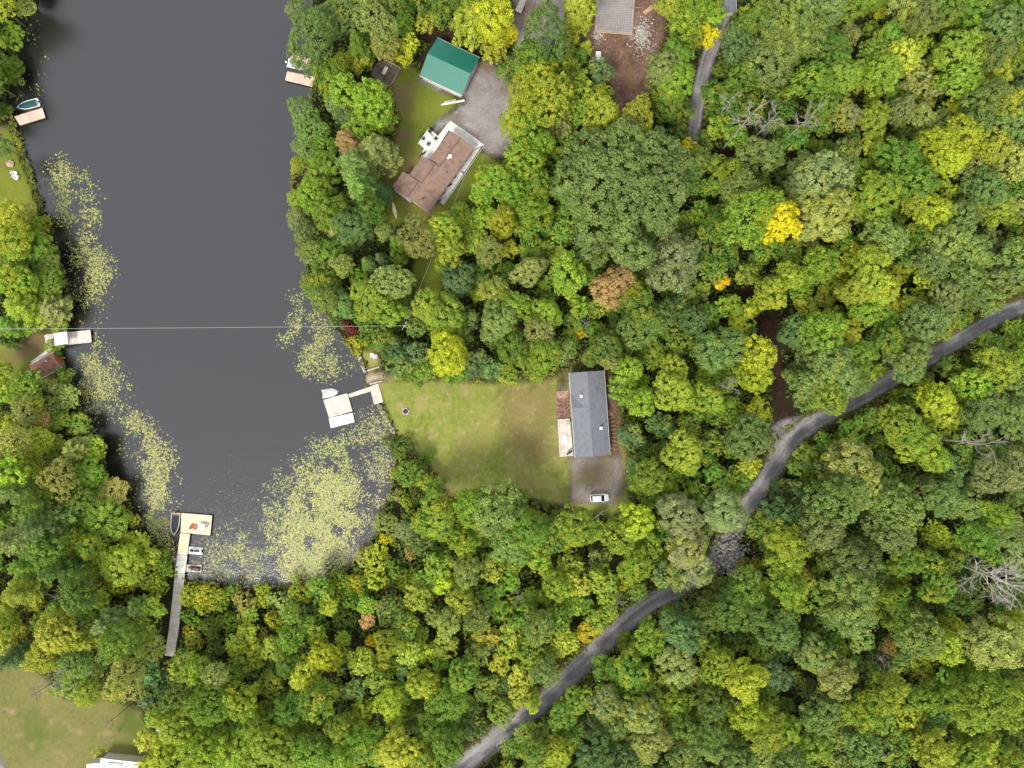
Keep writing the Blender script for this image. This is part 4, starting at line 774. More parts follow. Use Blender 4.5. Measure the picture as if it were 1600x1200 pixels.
# undergrowth below the canopy: nobody could count it -> one object
n = 17000; xs = rng.uniform(-60, 1660, n); ys = rng.uniform(-60, 1260, n); ok = ~isopen(xs, ys, 5); xs, ys = xs[ok], ys[ok]
V, Fc, A = [], [], []; m = 13; cnt = 0
for x, y in zip(xs, ys):
    c = np.array(P(x, y)); c[2] = G; R = rng.uniform(.7, 1.7); d = unit(m); d[:, 2] = np.abs(d[:, 2]); C = c + d * R * np.array([1, 1, rng.uniform(.6, 1.6)]) + [0, 0, .1]
    N = d * .6 + [0, 0, .7] + rng.normal(size=(m, 3)) * .3; N /= np.linalg.norm(N, axis=1, keepdims=True); v, f = quads(C, N, .62); V.append(v); Fc.append(f + cnt); cnt += len(v); A.append(np.clip(rng.random() * .6 + rng.random(m) * .4, 0, 1))
ug = link('undergrowth', np_mesh('undergrowth', np.concatenate(V), np.concatenate(Fc), M['leaf'], np.concatenate(A))); ug.color = (.085, .145, .022, .3)
tag(ug, 'dark green undergrowth between the trees', 'undergrowth', kind='stuff')
# weeds and long grass along the rims of the lawns, the road and the shore
V, Fc, A = [], [], []; cnt = 0
rims = [(LAWN, 900, 5), (ribbon(ROAD, 36), 1500, 5), (LAWN_LUSH, 500, 6), (LAWN_SW, 300, 6), (LAWN_W, 250, 4), (LAWN_W2, 250, 4), (ribbon(LANE[:35], 36), 500, 4), (DIRT_TOP, 300, 5), (SHORE[20:-8], 900, 3)]
for poly, k, sp in rims:
    p = np.array(poly, float); seg = np.diff(np.vstack([p, p[:1]]), axis=0)[:len(p) - (1 if poly is rims[-1][0] else 0)]; L = np.hypot(seg[:, 0], seg[:, 1]); pick = rng.choice(len(L), k, p=L / L.sum()); t = rng.random(k)
    q = p[pick] + seg[pick] * t[:, None] + rng.normal(size=(k, 2)) * sp * .6
    for x, y in q:
        if not (-60 < x < 1660 and -60 < y < 1260): continue
        if any(inside(np.array([x]), np.array([y]), q_)[0] for q_ in NOWEED): continue
        if inside(np.array([x]), np.array([y]), SHORE)[0] and dist_poly(x, y, SHORE) > 4: continue
        c = np.array(P(x, y)); c[2] = G - .1; mm = 7; d = unit(mm); d[:, 2] = np.abs(d[:, 2]) + .3; C = c + d * rng.uniform(.2, .55); N = d + [0, 0, .6]; N /= np.linalg.norm(N, axis=1, keepdims=True)
        v, f = quads(C, N, .34); V.append(v); Fc.append(f + cnt); cnt += len(v); A.append(np.clip(rng.random() * .6 + rng.random(mm) * .4, 0, 1))
wd = link('weeds', np_mesh('weeds', np.concatenate(V), np.concatenate(Fc), M['leaf'], np.concatenate(A))); wd.color = (.15, .17, .035, .6)
tag(wd, 'tufts of weeds and long grass along the rims of lawn, road and shore', 'weeds', kind='stuff')

# ------------------------------------------------------------------ built things
def V3(px, py, z): return np.array(P(px, py, z))
def lerp(a, b, t): return a + (b - a) * t
def quad_pt(q, u, v): return lerp(lerp(q[0], q[1], u), lerp(q[3], q[2], u), v)
def boards(q, across, bw, t, gap=.006, wob=.0):
    """boards laid on the quad q (3-D corners): across=True -> boards run along the q0-q3 edge, side by side along q0-q1"""
    mb = MB(); n = max(2, int(round(np.linalg.norm(q[1] - q[0] if across else q[3] - q[0]) / bw))); L = np.linalg.norm(q[1] - q[0] if across else q[3] - q[0]); g = gap / L
    for k in range(n):
        a, b = k / n + g, (k + 1) / n - g; e = random.uniform(-1, 1) * .004
        c = [(a, e), (b, e), (b, 1 + e), (a, 1 + e)] if across else [(e, a), (1 + e, a), (1 + e, b), (e, b)]
        up = np.array([0, 0, random.uniform(0, .008)])
        mb.slab([quad_pt(q, u, v) + up for u, v in c], t, random.random())
    return mb
def deck_part(parent, px4, z, across, mat, bw=.16, t=.05, skirt=.35, inv=None, post=True, zl=None):
    """one rectangular piece of a dock or deck: boards, timber frame below, posts"""
    q = [V3(x, y, z) for x, y in px4]; c = inv or parent.location
    off = np.array(parent.location)
    q = [p - off for p in q]
    boards(q, across, bw, t).build('boards', M[mat], parent, kind='stuff')
    fr = MB(); cen = sum(q) / 4
    qq = [cen + (p - cen) * .985 - np.array([0, 0, t + .003]) for p in q]
    for i in range(4):
        a, b = qq[i], qq[(i + 1) % 4]; d = b - a; L = np.linalg.norm(d); nrm = np.array([d[1], -d[0], 0]) / L * .05
        fr.slab([a + nrm, b + nrm, b - nrm, a - nrm] if (b - a)[0] >= -1e9 else None, skirt)
    fr.build('frame', M['frame'], parent)
    if post:
        for p in q:
            MB().tube([p + (0, 0, -z - 1.2 if zl is None else zl), p + (0, 0, .12 if z < .9 else -.05)], .09, 7).build('post', M['frame'], parent)
def thing(name, px, py, z, label, cat, group=None, rz=0.0, top=None):
    x, y, _ = P(px, py, z if top is None else top); return empty(name, (x, y, z), rz, label, cat, group)

# ---- docks
d = thing('dock', 535, 630, 0, 'pale L-shaped wooden dock on the middle shore with white swim platform', 'dock')
deck_part(d, [(505, 625), (542.5, 614.5), (551, 642.5), (514, 653)], .55, True, 'dock_pale')
deck_part(d, [(543.5, 616), (577, 604.5), (579.5, 611.5), (546, 621.5)], .55, True, 'dock_pale')
deck_part(d, [(577.5, 603.8), (591, 599.5), (599, 628), (584.5, 632.5)], .57, False, 'dock_pale')
d = thing('swim_platform', 534, 657, 0, 'bright white floating platform moored at the lower end of the L-shaped dock', 'platform')
deck_part(d, [(513.5, 653.5), (551, 645.2), (554, 659.5), (517, 669)], .42, True, 'white', .3, post=False)
d = thing('dock', 300, 820, 0, 'new golden-boarded T-shaped dock in the lower left bay', 'dock')
deck_part(d, [(283.5, 801.5), (331.5, 805.5), (328.5, 836.5), (282, 832)], .6, False, 'dock_new')
deck_part(d, [(281.5, 833), (297, 834.5), (292.5, 868), (277, 866.5)], .6, False, 'dock_new')
deck_part(d, [(277, 867), (292.5, 868.5), (289, 896), (273.5, 895)], .6, False, 'deck_white')
d = thing('boardwalk', 270, 960, 0, 'long grey boardwalk running from the golden dock into the shrubs', 'boardwalk')
deck_part(d, [(273.4, 895.3), (288.9, 896.2), (284.4, 936), (269.4, 935)], .65, False, 'dock_grey')
deck_part(d, [(269.4, 935.2), (284.4, 936.2), (278.9, 985.2), (263.8, 984.2)], .65, False, 'dock_grey')
deck_part(d, [(263.8, 984.4), (278.9, 985.4), (272.5, 1026), (257, 1024)], .65, False, 'dock_grey')
d = thing('dock', 106, 528, 0, 'grey wooden dock on the left shore under the white canopy', 'dock')
deck_part(d, [(69, 523), (141, 515.5), (143.2, 535), (72, 542)], .6, True, 'dock_grey')
deck_part(d, [(73.5, 542.6), (80.5, 542), (82, 549), (76, 549)], .6, False, 'dock_grey')
d = thing('footpath_boards', 62, 557, 0, 'narrow board path from the left dock to the red shed', 'path')
deck_part(d, [(75.5, 545), (79.5, 549.5), (51, 568), (47.5, 565)], .62, False, 'dock_grey', post=False, skirt=.1)
d = thing('canopy', 94.5, 529, 0, 'square white fabric canopy standing on the left grey dock', 'canopy')
o0 = np.array(d.location); cq = [V3(x, y, 3.0) - o0 for x, y in [(83.5, 520.5), (104, 518), (106, 536.5), (86, 540)]]
top = sum(cq) / 4 + (0, 0, .35); mb = MB()
for i in range(4): mb.slab([cq[i], cq[(i + 1) % 4], top], .03)
for i in range(4):
    a, b = cq[i], cq[(i + 1) % 4]; mb.add([a, b, b - (0, 0, .22), a - (0, 0, .22)], [(0, 1, 2, 3)])
mb.build('canopy_top', M['white'], d)
for p in cq: MB().tube([p * .97 + (0, 0, -.05), np.array([p[0] * .97, p[1] * .97, .6])], .04, 6).build('pole', M['alu'], d)
d = thing('dock', 45, 182, 0, 'pinkish cedar dock beside the green-covered boat at the upper left', 'dock')
deck_part(d, [(22, 182), (66, 168.5), (71, 184), (31, 196)], .55, True, 'dock_pink')
d = thing('dock', 466, 112, 0, 'weathered pink-grey dock with two fingers around the white motorboat', 'dock')
deck_part(d, [(454, 85), (486, 92), (484, 101), (453.5, 94)], .55, True, 'dock_pink')
deck_part(d, [(448.5, 111.5), (492, 120), (489, 136), (445.5, 125.5)], .55, True, 'dock_pink')

# ---- boats
def boat(px, py, L, W, ang, label, hull, cover=None, inner='greyc', motor=True, screen=False, rim='whiteg', group=None, wedge=None):
    b = empty('boat', P(px, py, 0), radians(ang), label, 'boat', group or 'boats moored along the lake')
    def sec(t, w, z): return w * (1 - max(0, (t - .45) / .55) ** 2.2), z
    st = [0, .12, .3, .5, .65, .78, .88, .95, 1.0]; rings = []
    for t in st:
        w, _ = sec(t, W / 2, 0); w = max(w, .03); x = (t - .5) * L; kz = -.18 + .35 * max(0, t - .7) / .3; sh = .62 + .16 * t * t
        rings.append([(x, -w, sh), (x, -w * .86, .2), (x, -w * .35, kz), (x, w * .35, kz), (x, w * .86, .2), (x, w, sh), (x, w * .86, sh + .02), (x, w * .8, sh - .34), (x, -w * .8, sh - .34), (x, -w * .86, sh + .02)])
    hm = MB().loft(rings); hm.build('hull', M[hull], b, smooth=False)
    if rim != hull:
        for sg in (-1, 1):
            MB().tube([((t - .5) * L, sg * max(.03, sec(t, W / 2, 0)[0]) * .95, .66 + .16 * t * t) for t in st], .07, 6).build('gunwale', M[rim], b)
    if cover:
        cr = []
        for t in (.1, .3, .5, .66, .8, .9):
            w = sec(t, W / 2, 0)[0] * .84; x = (t - .5) * L; z0 = .68 + .16 * t * t
            cr.append([(x, w * k, z0 + .2 * (1 - k * k) * (1 if .15 < t < .8 else .5)) for k in np.linspace(-1, 1, 9)])
        mb = MB(); mb.add([p for r in cr for p in r], [(i * 9 + k, i * 9 + k + 1, (i + 1) * 9 + k + 1, (i + 1) * 9 + k) for i in range(5) for k in range(8)]); mb.build('cover', M[cover], b, smooth=True)
    else:
        for t in (.22, .42): MB().box(((t - .5) * L, 0, .52), (.34, W * .76, .12)).build('seat', M[inner], b)
        MB().box((-.02 * L, 0, .34), (L * .62, W * .72, .04)).build('floor_mat', M[inner], b)
        fd = MB(); pts = [((t - .5) * L, sg * sec(t, W / 2, 0)[0] * .8, .66 + .14 * t * t) for sg in (1, -1) for t in ((.82, .9, .97) if sg == 1 else (.97, .9, .82))]; fd.prism(pts, .64, .72); fd.build('foredeck', M[rim], b)
    if screen:
        mb = MB(); mb.slab([(.06 * L, -W * .38, 1.1), (.06 * L, W * .38, 1.1), (.17 * L, W * .34, .74), (.17 * L, -W * .34, .74)], .02); mb.build('windscreen', M['glass'], b)
        for sg in (-.22, .22): MB().box((-.05 * L, sg * W, .72), (.45, .42, .5)).build('helm_seat', M[inner], b)
    if motor:
        m = MB().box((-L * .5 - .22, 0, .75), (.42, .3, .42)); o = m.build('outboard_motor', M['whiteg' if screen else 'black'], b, bevel=.06); MB().box((-L * .5 - .2, 0, .2), (.2, .12, .8)).build('motor_leg', M['black'], o)
    return b
boat(466, 103.5, 4.9, 2.0, -14, 'open white motorboat between two dock fingers at the top shore', 'whiteg', None, 'greyc', True, True)
boat(46.5, 165.5, 5.0, 1.95, 195, 'white motorboat under a dark green cover beside the pink dock', 'whiteg', 'teal', rim='white')
boat(275.5, 818, 5.1, 2.05, -95, 'cream motorboat under a navy cover tied to the golden dock', 'dock_new', 'navy', rim='paleyellow')
boat(517.5, 613.5, 4.1, 1.95, 10, 'grey-covered aluminium boat moored above the L-shaped dock', 'alu', 'greyc', rim='alu')
def kayak(px, py, L, ang, label):
    b = empty('canoe', P(px, py, G), radians(ang), label, 'canoe'); rings = []
    for t in np.linspace(0, 1, 9):
        w = max(.03, .42 * sin(pi * t) ** .7); x = (t - .5) * L; e = .18 * abs(2 * t - 1) ** 3
        rings.append([(x, -w, .32 + e), (x, -w * .7, .05 + e * .5), (x, w * .7, .05 + e * .5), (x, w, .32 + e), (x, w * .82, .33 + e), (x, w * .6, .16 + e), (x, -w * .6, .16 + e), (x, -w * .82, .33 + e)])
    MB().loft(rings).build('hull', M['paleyellow'], b)
    for x in (-.9, .7): MB().box((x, 0, .3), (.25, .62, .04)).build('seat', M['log'], b)
kayak(616.8, 329.5, 4.3, -77, 'pale yellow canoe lying on the grass below the brown-roofed house')
# ---- jet skis on floats
def jetski(px, py, ang, label, body, seat):
    j = empty('jet_ski', P(px, py, .3), radians(ang), label, 'jet ski', 'jet skis parked by the golden dock'); L, W = 2.9, 1.05; rings = []
    for t in (0, .1, .35, .6, .8, .93, 1):
        w = W / 2 * (1 - max(0, (t - .5) / .5) ** 2 * .9); x = (t - .5) * L; zt = .42 + .18 * max(0, 1 - abs(t - .62) / .3)
        rings.append([(x, -w, .25), (x, -w * .6, 0), (x, w * .6, 0), (x, w, .25), (x, w * .7, zt), (x, -w * .7, zt)])
    MB().loft(rings).build('hull', M[body], j, bevel=.02)
    MB().loft([[(x, -w, .4), (x, w, .4), (x, w * .7, z), (x, -w * .7, z)] for x, w, z in ((-1.1, .22, .62), (-.5, .26, .78), (.1, .22, .72), (.3, .14, .66))]).build('seat', M[seat], j)
    MB().tube([(.38, -.4, .95), (.42, 0, .92), (.38, .4, .95)], .035, 6).build('handlebar', M['black'], j)
    MB().loft([[(x, -w, .42), (x, w, .42), (x, w * .6, z), (x, -w * .6, z)] for x, w, z in ((.3, .36, .85), (.7, .36, .72), (1.2, .14, .5))]).build('hood', M[seat], j)
f = empty('jet_ski_float', P(306.5, 860, 0), radians(-4), 'white fork-shaped jet ski float nearest the golden dock platform', 'float', 'jet ski floats')
MB().prism([(-1.7, -.85), (.9, -.85), (1.65, -.8), (1.65, -.36), (.6, -.3), (.6, .3), (1.65, .36), (1.65, .8), (.9, .85), (-1.7, .85)], .0, .3).build('float_body', M['white'], f, bevel=.08)
for y in (-.6, .6): MB().tube([(-1.4, y, .34), (1.3, y, .34)], .06, 6).build('roller_rail', M['whiteg'], f)
jetski(305.5, 860, 176, 'white and navy jet ski on the fork-shaped float', 'whiteg', 'navy')
f = empty('jet_ski_float', P(303.5, 887.5, 0), radians(-1), 'pale rectangular jet ski float below the fork-shaped one', 'float', 'jet ski floats')
boards([np.array(p) for p in ((-1.85, -.85, .32), (1.85, -.85, .32), (1.85, .85, .32), (-1.85, .85, .32))], True, .22, .05).build('boards', M['dock_grey'], f, kind='stuff')
MB().box((0, 0, .12), (3.6, 1.6, .28)).build('float_body', M['frame'], f)
jetski(304, 887.5, 172, 'dark grey and red jet ski on the rectangular float', 'navy', 'roof_red')
# ---- chairs and tables
def chair(px, py, z, ang, label, mat, group, sc=1.0):
    c = empty('garden_chair', P(px, py, z), radians(ang), label, 'chair', group); c.scale = (sc,) * 3
    mb = MB()
    for k in range(5): mb.box((.28 - k * .12, 0, .38 - k * .028), (.11, .55, .025), tilt=-.22, val=random.random())
    mb.build('seat', M[mat], c); mb = MB()
    for k in range(5):
        y = (k - 2) * .115; mb.slab([(-.30, y - .052, .28), (-.30, y + .052, .28), (-.62, y * 1.15 + .05, 1.0 - abs(k - 2) * .04), (-.62, y * 1.15 - .05, 1.0 - abs(k - 2) * .04)], .03, random.random())
    mb.build('backrest', M[mat], c)
    for y in (-.36, .36):
        MB().box((-.02, y, .56), (.72, .14, .03)).build('armrest', M[mat], c); MB().box((.28, y, .27), (.1, .04, .55)).build('leg', M[mat], c); MB().box((-.34, y, .2), (.1, .04, .42), tilt=.3).build('leg', M[mat], c)
    return c
gp = 'white garden chairs on the lawns'
chair(25.8, 272.5, G, -20, 'upper of the two white garden chairs on the left lawn', 'white', gp, 1.25); chair(28.2, 278.5, G, -20, 'lower of the two white garden chairs on the left lawn', 'white', gp, 1.25)
chair(581.5, 555.5, G, 188, 'left of two white garden chairs on the grass above the L-shaped dock', 'white', gp, 1.15); chair(586.2, 557.5, G, 188, 'right of two white garden chairs on the grass above the L-shaped dock', 'white', gp, 1.15)
chair(301.2, 821.5, .6, 60, 'left red chair on the golden dock platform', 'red', 'red chairs on the golden dock'); chair(306, 822.5, .6, 110, 'right red chair on the golden dock platform', 'red', 'red chairs on the golden dock')
def table(px, py, z, l, w, ang, label, mat, name='patio_table', cat='table'):
    t = empty(name, P(px, py, z), radians(ang), label, cat)
    MB().box((0, 0, .73), (l, w, .05)).build('tabletop', M[mat], t, bevel=.015)
    for x in (-1, 1):
        for y in (-1, 1): MB().box((x * (l / 2 - .08), y * (w / 2 - .08), .35), (.06, .06, .7)).build('leg', M[mat], t)
    return t
table(317.2, 821.8, .6, 1.5, 1.3, -5, 'white square table beside the red chairs on the golden dock', 'white')
chair(322.3, 820.5, .6, 170, 'grey chair behind the white table on the golden dock', 'greyc', None)
# picnic deck
d = thing('picnic_deck', 603, 112, 0, 'brown square timber deck among trees beside the green garage', 'deck')
deck_part(d, [(583, 99), (602.5, 93), (624, 105.5), (613.5, 130.5), (594, 133)], .8, False, 'deck_brown', zl=-.6) if False else deck_part(d, [(586, 99.5), (603, 94), (624.5, 106), (610.5, 132)], .8, False, 'deck_brown', zl=-.5)
deck_part(d, [(586, 100.5), (609.8, 132.5), (595, 133), (579, 117)], .78, False, 'deck_brown', zl=-.5)
rl = MB(); o0 = np.array(d.location)
for a, b in (((603, 93.5), (624.8, 105.6)), ((624.8, 106.5), (611.5, 131.5)), ((595, 133.5), (610, 133))):
    p, q = V3(*a, 1.7) - o0, V3(*b, 1.7) - o0; rl.tube([p, q], .05, 4)
    for t in (0, .33, .66, 1): rl.tube([lerp(p, q, t), lerp(p, q, t) - (0, 0, .92)], .045, 4)
rl.build('railing', M['dock_grey'], d)
t = empty('picnic_table', P(602.5, 112.5, .8), radians(62), 'grey wooden picnic table on the brown timber deck', 'picnic table')
for k in range(5): MB().box((0, (k - 2) * .16, .76), (1.9, .14, .04), val=random.random()).build('plank', M['dock_grey'], t)
for y in (-.72, .72): MB().box((0, y, .45), (1.9, .26, .04), val=random.random()).build('bench', M['deck_brown'], t)
for x in (-.65, .65):
    MB().tube([(x, -.75, 0), (x, -.2, .74)], .04, 4).tube([(x, .75, 0), (x, .2, .74)], .04, 4).tube([(x, -.78, .42), (x, .78, .42)], .035, 4).build('leg_frame', M['deck_brown'], t)

# ---- buildings
def local(o, pts): return [np.array(p) - np.array(o.location) for p in pts]
def gable(parent, c, ang, L, W, ze, zr, roof, wall, over=.45, ribs=None, name='roof', rshift=0.0, ewest=None):
    """gable roof along local x centred at c (parent space), eaves zw/ze; walls below"""
    ca, sa = cos(ang), sin(ang)
    def T(x, y, z): return (c[0] + x * ca - y * sa, c[1] + x * sa + y * ca, z)
    l, w = L / 2, W / 2; mb = MB()
    for sg in (1, -1): mb.slab([T(-l, sg * w, ze), T(l, sg * w, ze), T(l, 0, zr), T(-l, 0, zr)][::sg], .16)
    r = mb.build(name, M[roof], parent)
    MB().tube([T(-l, 0, zr + .02), T(l, 0, zr + .02)], .07, 5).build('ridge_cap', M[roof], r)
    for sg in (1, -1):
        MB().slab([T(-l - .02, sg * (w + .06), ze), T(l + .02, sg * (w + .06), ze), T(l + .02, sg * (w + .0), ze + .012), T(-l - .02, sg * (w + .0), ze + .012)], .17).build('fascia', M['white'], r)
    if ribs:
        mb = MB(); n = int(L / ribs)
        for sg in (1, -1):
            for k in range(1, n):
                x = -l + L * k / n; mb.slab([T(x - .025, sg * w, ze + .045), T(x + .025, sg * w, ze + .045), T(x + .025, 0, zr + .045), T(x - .025, 0, zr + .045)], .04)
        mb.build('seam', M[roof], r, kind='stuff')
    wl_, ww = l - over, w - over; zw = ze + (zr - ze) * over / w - .17
    wm = MB(); wm.prism([T(-wl_, -ww, 0)[:2], T(wl_, -ww, 0)[:2], T(wl_, ww, 0)[:2], T(-wl_, ww, 0)[:2]], G - .2, zw - .02)
    for sx in (-1, 1): wm.slab([T(sx * wl_, -ww, zw - .02), T(sx * wl_, ww, zw - .02), T(sx * wl_, 0, zr - .2), ], .0) if False else wm.add([T(sx * wl_, -ww, zw - .02), T(sx * wl_, ww, zw - .02), T(sx * wl_, 0, zr - .19), T(sx * (wl_ - .15), -ww, zw - .02), T(sx * (wl_ - .15), ww, zw - .02), T(sx * (wl_ - .15), 0, zr - .19)], [(0, 1, 2), (5, 4, 3), (0, 2, 5, 3), (1, 4, 5, 2)])
    wm.build('wall', M[wall], parent)
    return T, r, wl_, ww
def window(parent, p, d, n, w, h, name='window'):
    """window centred at p on a wall running along d (unit) with outward normal n"""
    p = np.array(p); d = np.array(d); n = np.array(n); z = np.array([0, 0, 1.0]); fr = MB()
    for a, b in (((-w / 2, -h / 2), (w / 2, -h / 2)), ((w / 2, -h / 2), (w / 2, h / 2)), ((w / 2, h / 2), (-w / 2, h / 2)), ((-w / 2, h / 2), (-w / 2, -h / 2)), ((0, -h / 2), (0, h / 2))):
        fr.tube([p + d * a[0] + z * a[1] + n * .03, p + d * b[0] + z * b[1] + n * .03], .05, 4)
    f = fr.build(name, M['white'], parent)
    q = [p + d * sx * w / 2 + z * sz * h / 2 + n * .015 for sx, sz in ((-1, -1), (1, -1), (1, 1), (-1, 1))]; MB().add(q, [(0, 1, 2, 3)]).build('pane', M['glass'], f)
def vent(parent, p, h, r, mat='white', cap=True, name='roof_vent'):
    v = MB().tube([p, (p[0], p[1], p[2] + h)], r, 8).build(name, M[mat], parent)
    if cap: MB().box((p[0], p[1], p[2] + h + .05), (r * 2.8, r * 2.8, .07)).build('cap', M[mat], v)
# green garage
ZE, ZR = 3.3, 4.9; a = radians(-25.2)
g = thing('garage', 702.5, 103, 0, 'garage with shiny green metal gable roof beside the grey gravel yard', 'garage', top=3.6)
T, r, wl_, ww = gable(g, (0, 0), a, 10.75, 9.6, ZE, ZR, 'roof_green', 'siding', .4, .6)
nrm = lambda v: (cos(a) * v[0] - sin(a) * v[1], sin(a) * v[0] + cos(a) * v[1], 0)
for y in (-2.1, 2.1):
    gd = MB(); p = T(wl_ + .04, y, 0)
    for k in range(4): gd.box((p[0], p[1], G + .35 + k * .56), (.06, 2.6, .54), a)
    gd.build('garage_door', M['white'], g)
for x in (-3.2, 0): window(g, T(x, -ww - .02, 1.9), nrm((1, 0)), nrm((0, -1)), 1.1, .8)
MB().box(T(2.9, -ww - .03, G + 1.0), (.9, .06, 2.0), a).build('door', M['white'], g)
MB().tube([T(wl_ + .3, -4.9, 3.2), T(wl_ + .3, -4.9, G)], .06, 6).build('downpipe', M['black'], g)
for i, (px, py, s) in enumerate(((661, 120.5, .5), (690.5, 134.5, .6), (692, 137, .35))):
    b = empty('storage_box', P(px, py, G), a, ['white box standing at the left corner of the green garage', 'dark box against the lower wall of the green garage', 'small pale bucket-sized box by the green garage wall'][i], 'box')
    MB().box((0, 0, s * .45), (s * 1.4, s, s * .9)).build('box_body', M[['white', 'black', 'log'][i]], b, bevel=.03); MB().box((0, 0, s * .93), (s * 1.5, s * 1.1, .05)).build('lid', M[['white', 'black', 'log'][i]], b)
# white timber and woodpile by the yard
w = thing('timber_edging', 707, 158.5, G, 'long white timber beam edging the lawn below the green garage', 'beam')
o0 = np.array(w.location)
MB().slab(local(w, [V3(689, 162.6, G + .35), V3(725.5, 155.2, G + .35), V3(726, 157.8, G + .35), V3(689.4, 164.4, G + .35)]), .34).build('beam', M['white'], w)
lg = MB()
for k in range(9):
    p = V3(694 + k * 2.2, 160.2 - k * .45, G + .2) - o0; lg.tube([p + (-.15, -.25, 0), p + (.15, .3, .05)], .11, 6, random.random())
lg.build('firewood', M['log'], w, kind='stuff')

# brown-roofed house: three stepped gables along one axis
h = thing('house', 680, 268, 0, 'brown-shingled house with stepped gable roof and white wraparound deck', 'house'); o0 = np.array(h.location)
A0 = V3(719.7, 214.7, 4.9); kk = S * (1 - 4.9 / H)
U = np.array([-.582, -.813, 0]); W_ = np.array([-.813, .582, 0])          # along the ridge (down-left), across (up-left)
def hp(u, v, z): return A0 + U * u * kk + W_ * v * kk + np.array([0, 0, z - A0[2]]) - o0
def hseg(u0, u1, vr, vn, vs, zr, lift):
    sl = .036; mb = MB()
    q1 = [hp(u0, vr, zr), hp(u1, vr, zr), hp(u1, vn, zr - (vn - vr) * sl * 1.0), hp(u0, vn, zr - (vn - vr) * sl)]
    q2 = [hp(u1, vr, zr), hp(u0, vr, zr), hp(u0, vs, zr + (vs - vr) * sl), hp(u1, vs, zr + (vs - vr) * sl)]
    mb.slab(q1[::-1], .16); mb.slab(q2[::-1], .16); r = mb.build('roof', M['roof_brown'], h)
    MB().tube([hp(u0, vr, zr), hp(u1, vr, zr)], .11, 5).build('ridge_cap', M['ridge'], r)
    for q in (q1, q2): MB().tube([q[2] + (0, 0, -.08), q[3] + (0, 0, -.08)], .09, 5).build('gutter', M['deck_brown'], r)
    zn, zs = zr - (vn - vr) * sl - .1, zr + (vs - vr) * sl - .1
    wm = MB(); e = 2.5
    b4 = [hp(u0 + e, vn - e, 0), hp(u1 - e * (u1 > 110), vn - e, 0), hp(u1 - e * (u1 > 110), vs + e, 0), hp(u0 + e, vs + e, 0)]
    wm.prism([p[:2] for p in b4], G - .2, min(zn, zs) - .02)
    for u in (u0 + e, u1 - e): wm.add([hp(u, vn - e, min(zn, zs) - .02), hp(u, vs + e, min(zn, zs) - .02), hp(u, vr, zr - .2)], [(0, 1, 2)])
    wm.build('wall', M['siding'], h)
hseg(0, 56.9, 0, 21, -25.2, 4.9, 0); hseg(56.92, 95, 7.5, 32.5, -25.2, 5.17, 0); hseg(95.02, 124, 12.6, 43.5, -25.2, 5.354, 0)
for (u, v, zz, sc) in ((38, -3, 4.95, .16), (56, -14, 4.5, .08), (112, -8, 4.8, .09)): vent(h, hp(u, v, zz - .35), .55, sc, 'white' if sc > .1 else 'black')
vent(h, hp(34, -4.5, 4.4), .75, .3, 'white', True, 'chimney')
sd_ = MB(); c = hp(96, 33, 4.1)
for k in range(10):
    a1, a2 = 2 * pi * k / 10, 2 * pi * (k + 1) / 10; sd_.slab([c, c + (.45 * cos(a1), .45 * sin(a1), .12), c + (.45 * cos(a2), .45 * sin(a2), .12)], .03)
sd_.build('satellite_dish', M['white'], h)
ra = MB()
for k in range(9):
    p = hp(124.6, 11 + k * 3.7, 0); ra.tube([p + (0, 0, 1.2), p + (0, 0, 3.6)], .04, 4)
for z in (1.2, 2.4, 3.6): ra.tube([hp(124.6, 11, z), hp(124.6, 41, z)], .06, 4)
ra.build('window_wall_frame', M['white'], h)
for k in range(4): window(h, hp(122.2, 14 + k * 7.4, 1.9), W_, U, .95, 1.4)
for u in (14, 34, 52, 74, 96): window(h, hp(u, -23.2, 2.0), U, -W_, 1.2, 1.0)
MB().box(hp(24, -23.4, G + 1.3), (.9, .08, 2.0), atan2(U[1], U[0])).build('door', M['white'], h)
dk = thing('house_deck', 720, 220, 0, 'bright white wraparound deck on the yard side of the brown house', 'deck'); o0 = np.array(dk.location)
deck_part(dk, [(702.7, 188.8), (756, 226.6), (739.5, 233.8), (700.8, 203.5)], 1.05, False, 'deck_white', .2, zl=-.8)
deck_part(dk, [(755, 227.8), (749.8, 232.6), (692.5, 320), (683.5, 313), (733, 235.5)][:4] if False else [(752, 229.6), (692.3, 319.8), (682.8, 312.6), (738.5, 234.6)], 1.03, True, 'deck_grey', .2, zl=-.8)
deck_part(dk, [(702, 190), (700.2, 204.8), (672.2, 249), (660.5, 243.5)], 1.04, True, 'deck_white', .2, zl=-.8)
deck_part(dk, [(670, 200.2), (684.8, 212.6), (668.5, 237), (653.6, 224)], 1.02, True, 'deck_white', .2, zl=-.8)
deck_part(dk, [(663, 232), (673, 240), (668.5, 249), (655.8, 243.5)], 1.01, True, 'deck_white', .2, zl=-.8)
rl = MB()
for a, b in (((703, 188), (756.5, 226)), ((756.5, 226.8), (693, 320.5)), ((670, 199.8), (653.2, 224))):
    p, q = V3(*a, 2.0) - o0, V3(*b, 2.0) - o0; rl.tube([p, q], .05, 4); n = int(np.linalg.norm(q - p) / 1.2)
    for k in range(n + 1): rl.tube([lerp(p, q, k / n), lerp(p, q, k / n) - (0, 0, .95)], .035, 4)
rl.build('railing', M['white'], dk)
for i, (px, py, an, nm) in enumerate(((672.5, 206, -40, 'topmost'), (681, 217, 140, 'rightmost'), (669.8, 225.5, 60, 'lowest'), (661.5, 217, -10, 'leftmost'))):
    chair(px, py, 1.05, an, f'{nm} dark chair around the table on the white deck lobe', 'navy', 'dark chairs on the white deck', .95)
table(670.8, 215.5, 1.05, 1.3, .9, 35, 'pale table between the dark chairs on the white deck lobe', 'deck_white')
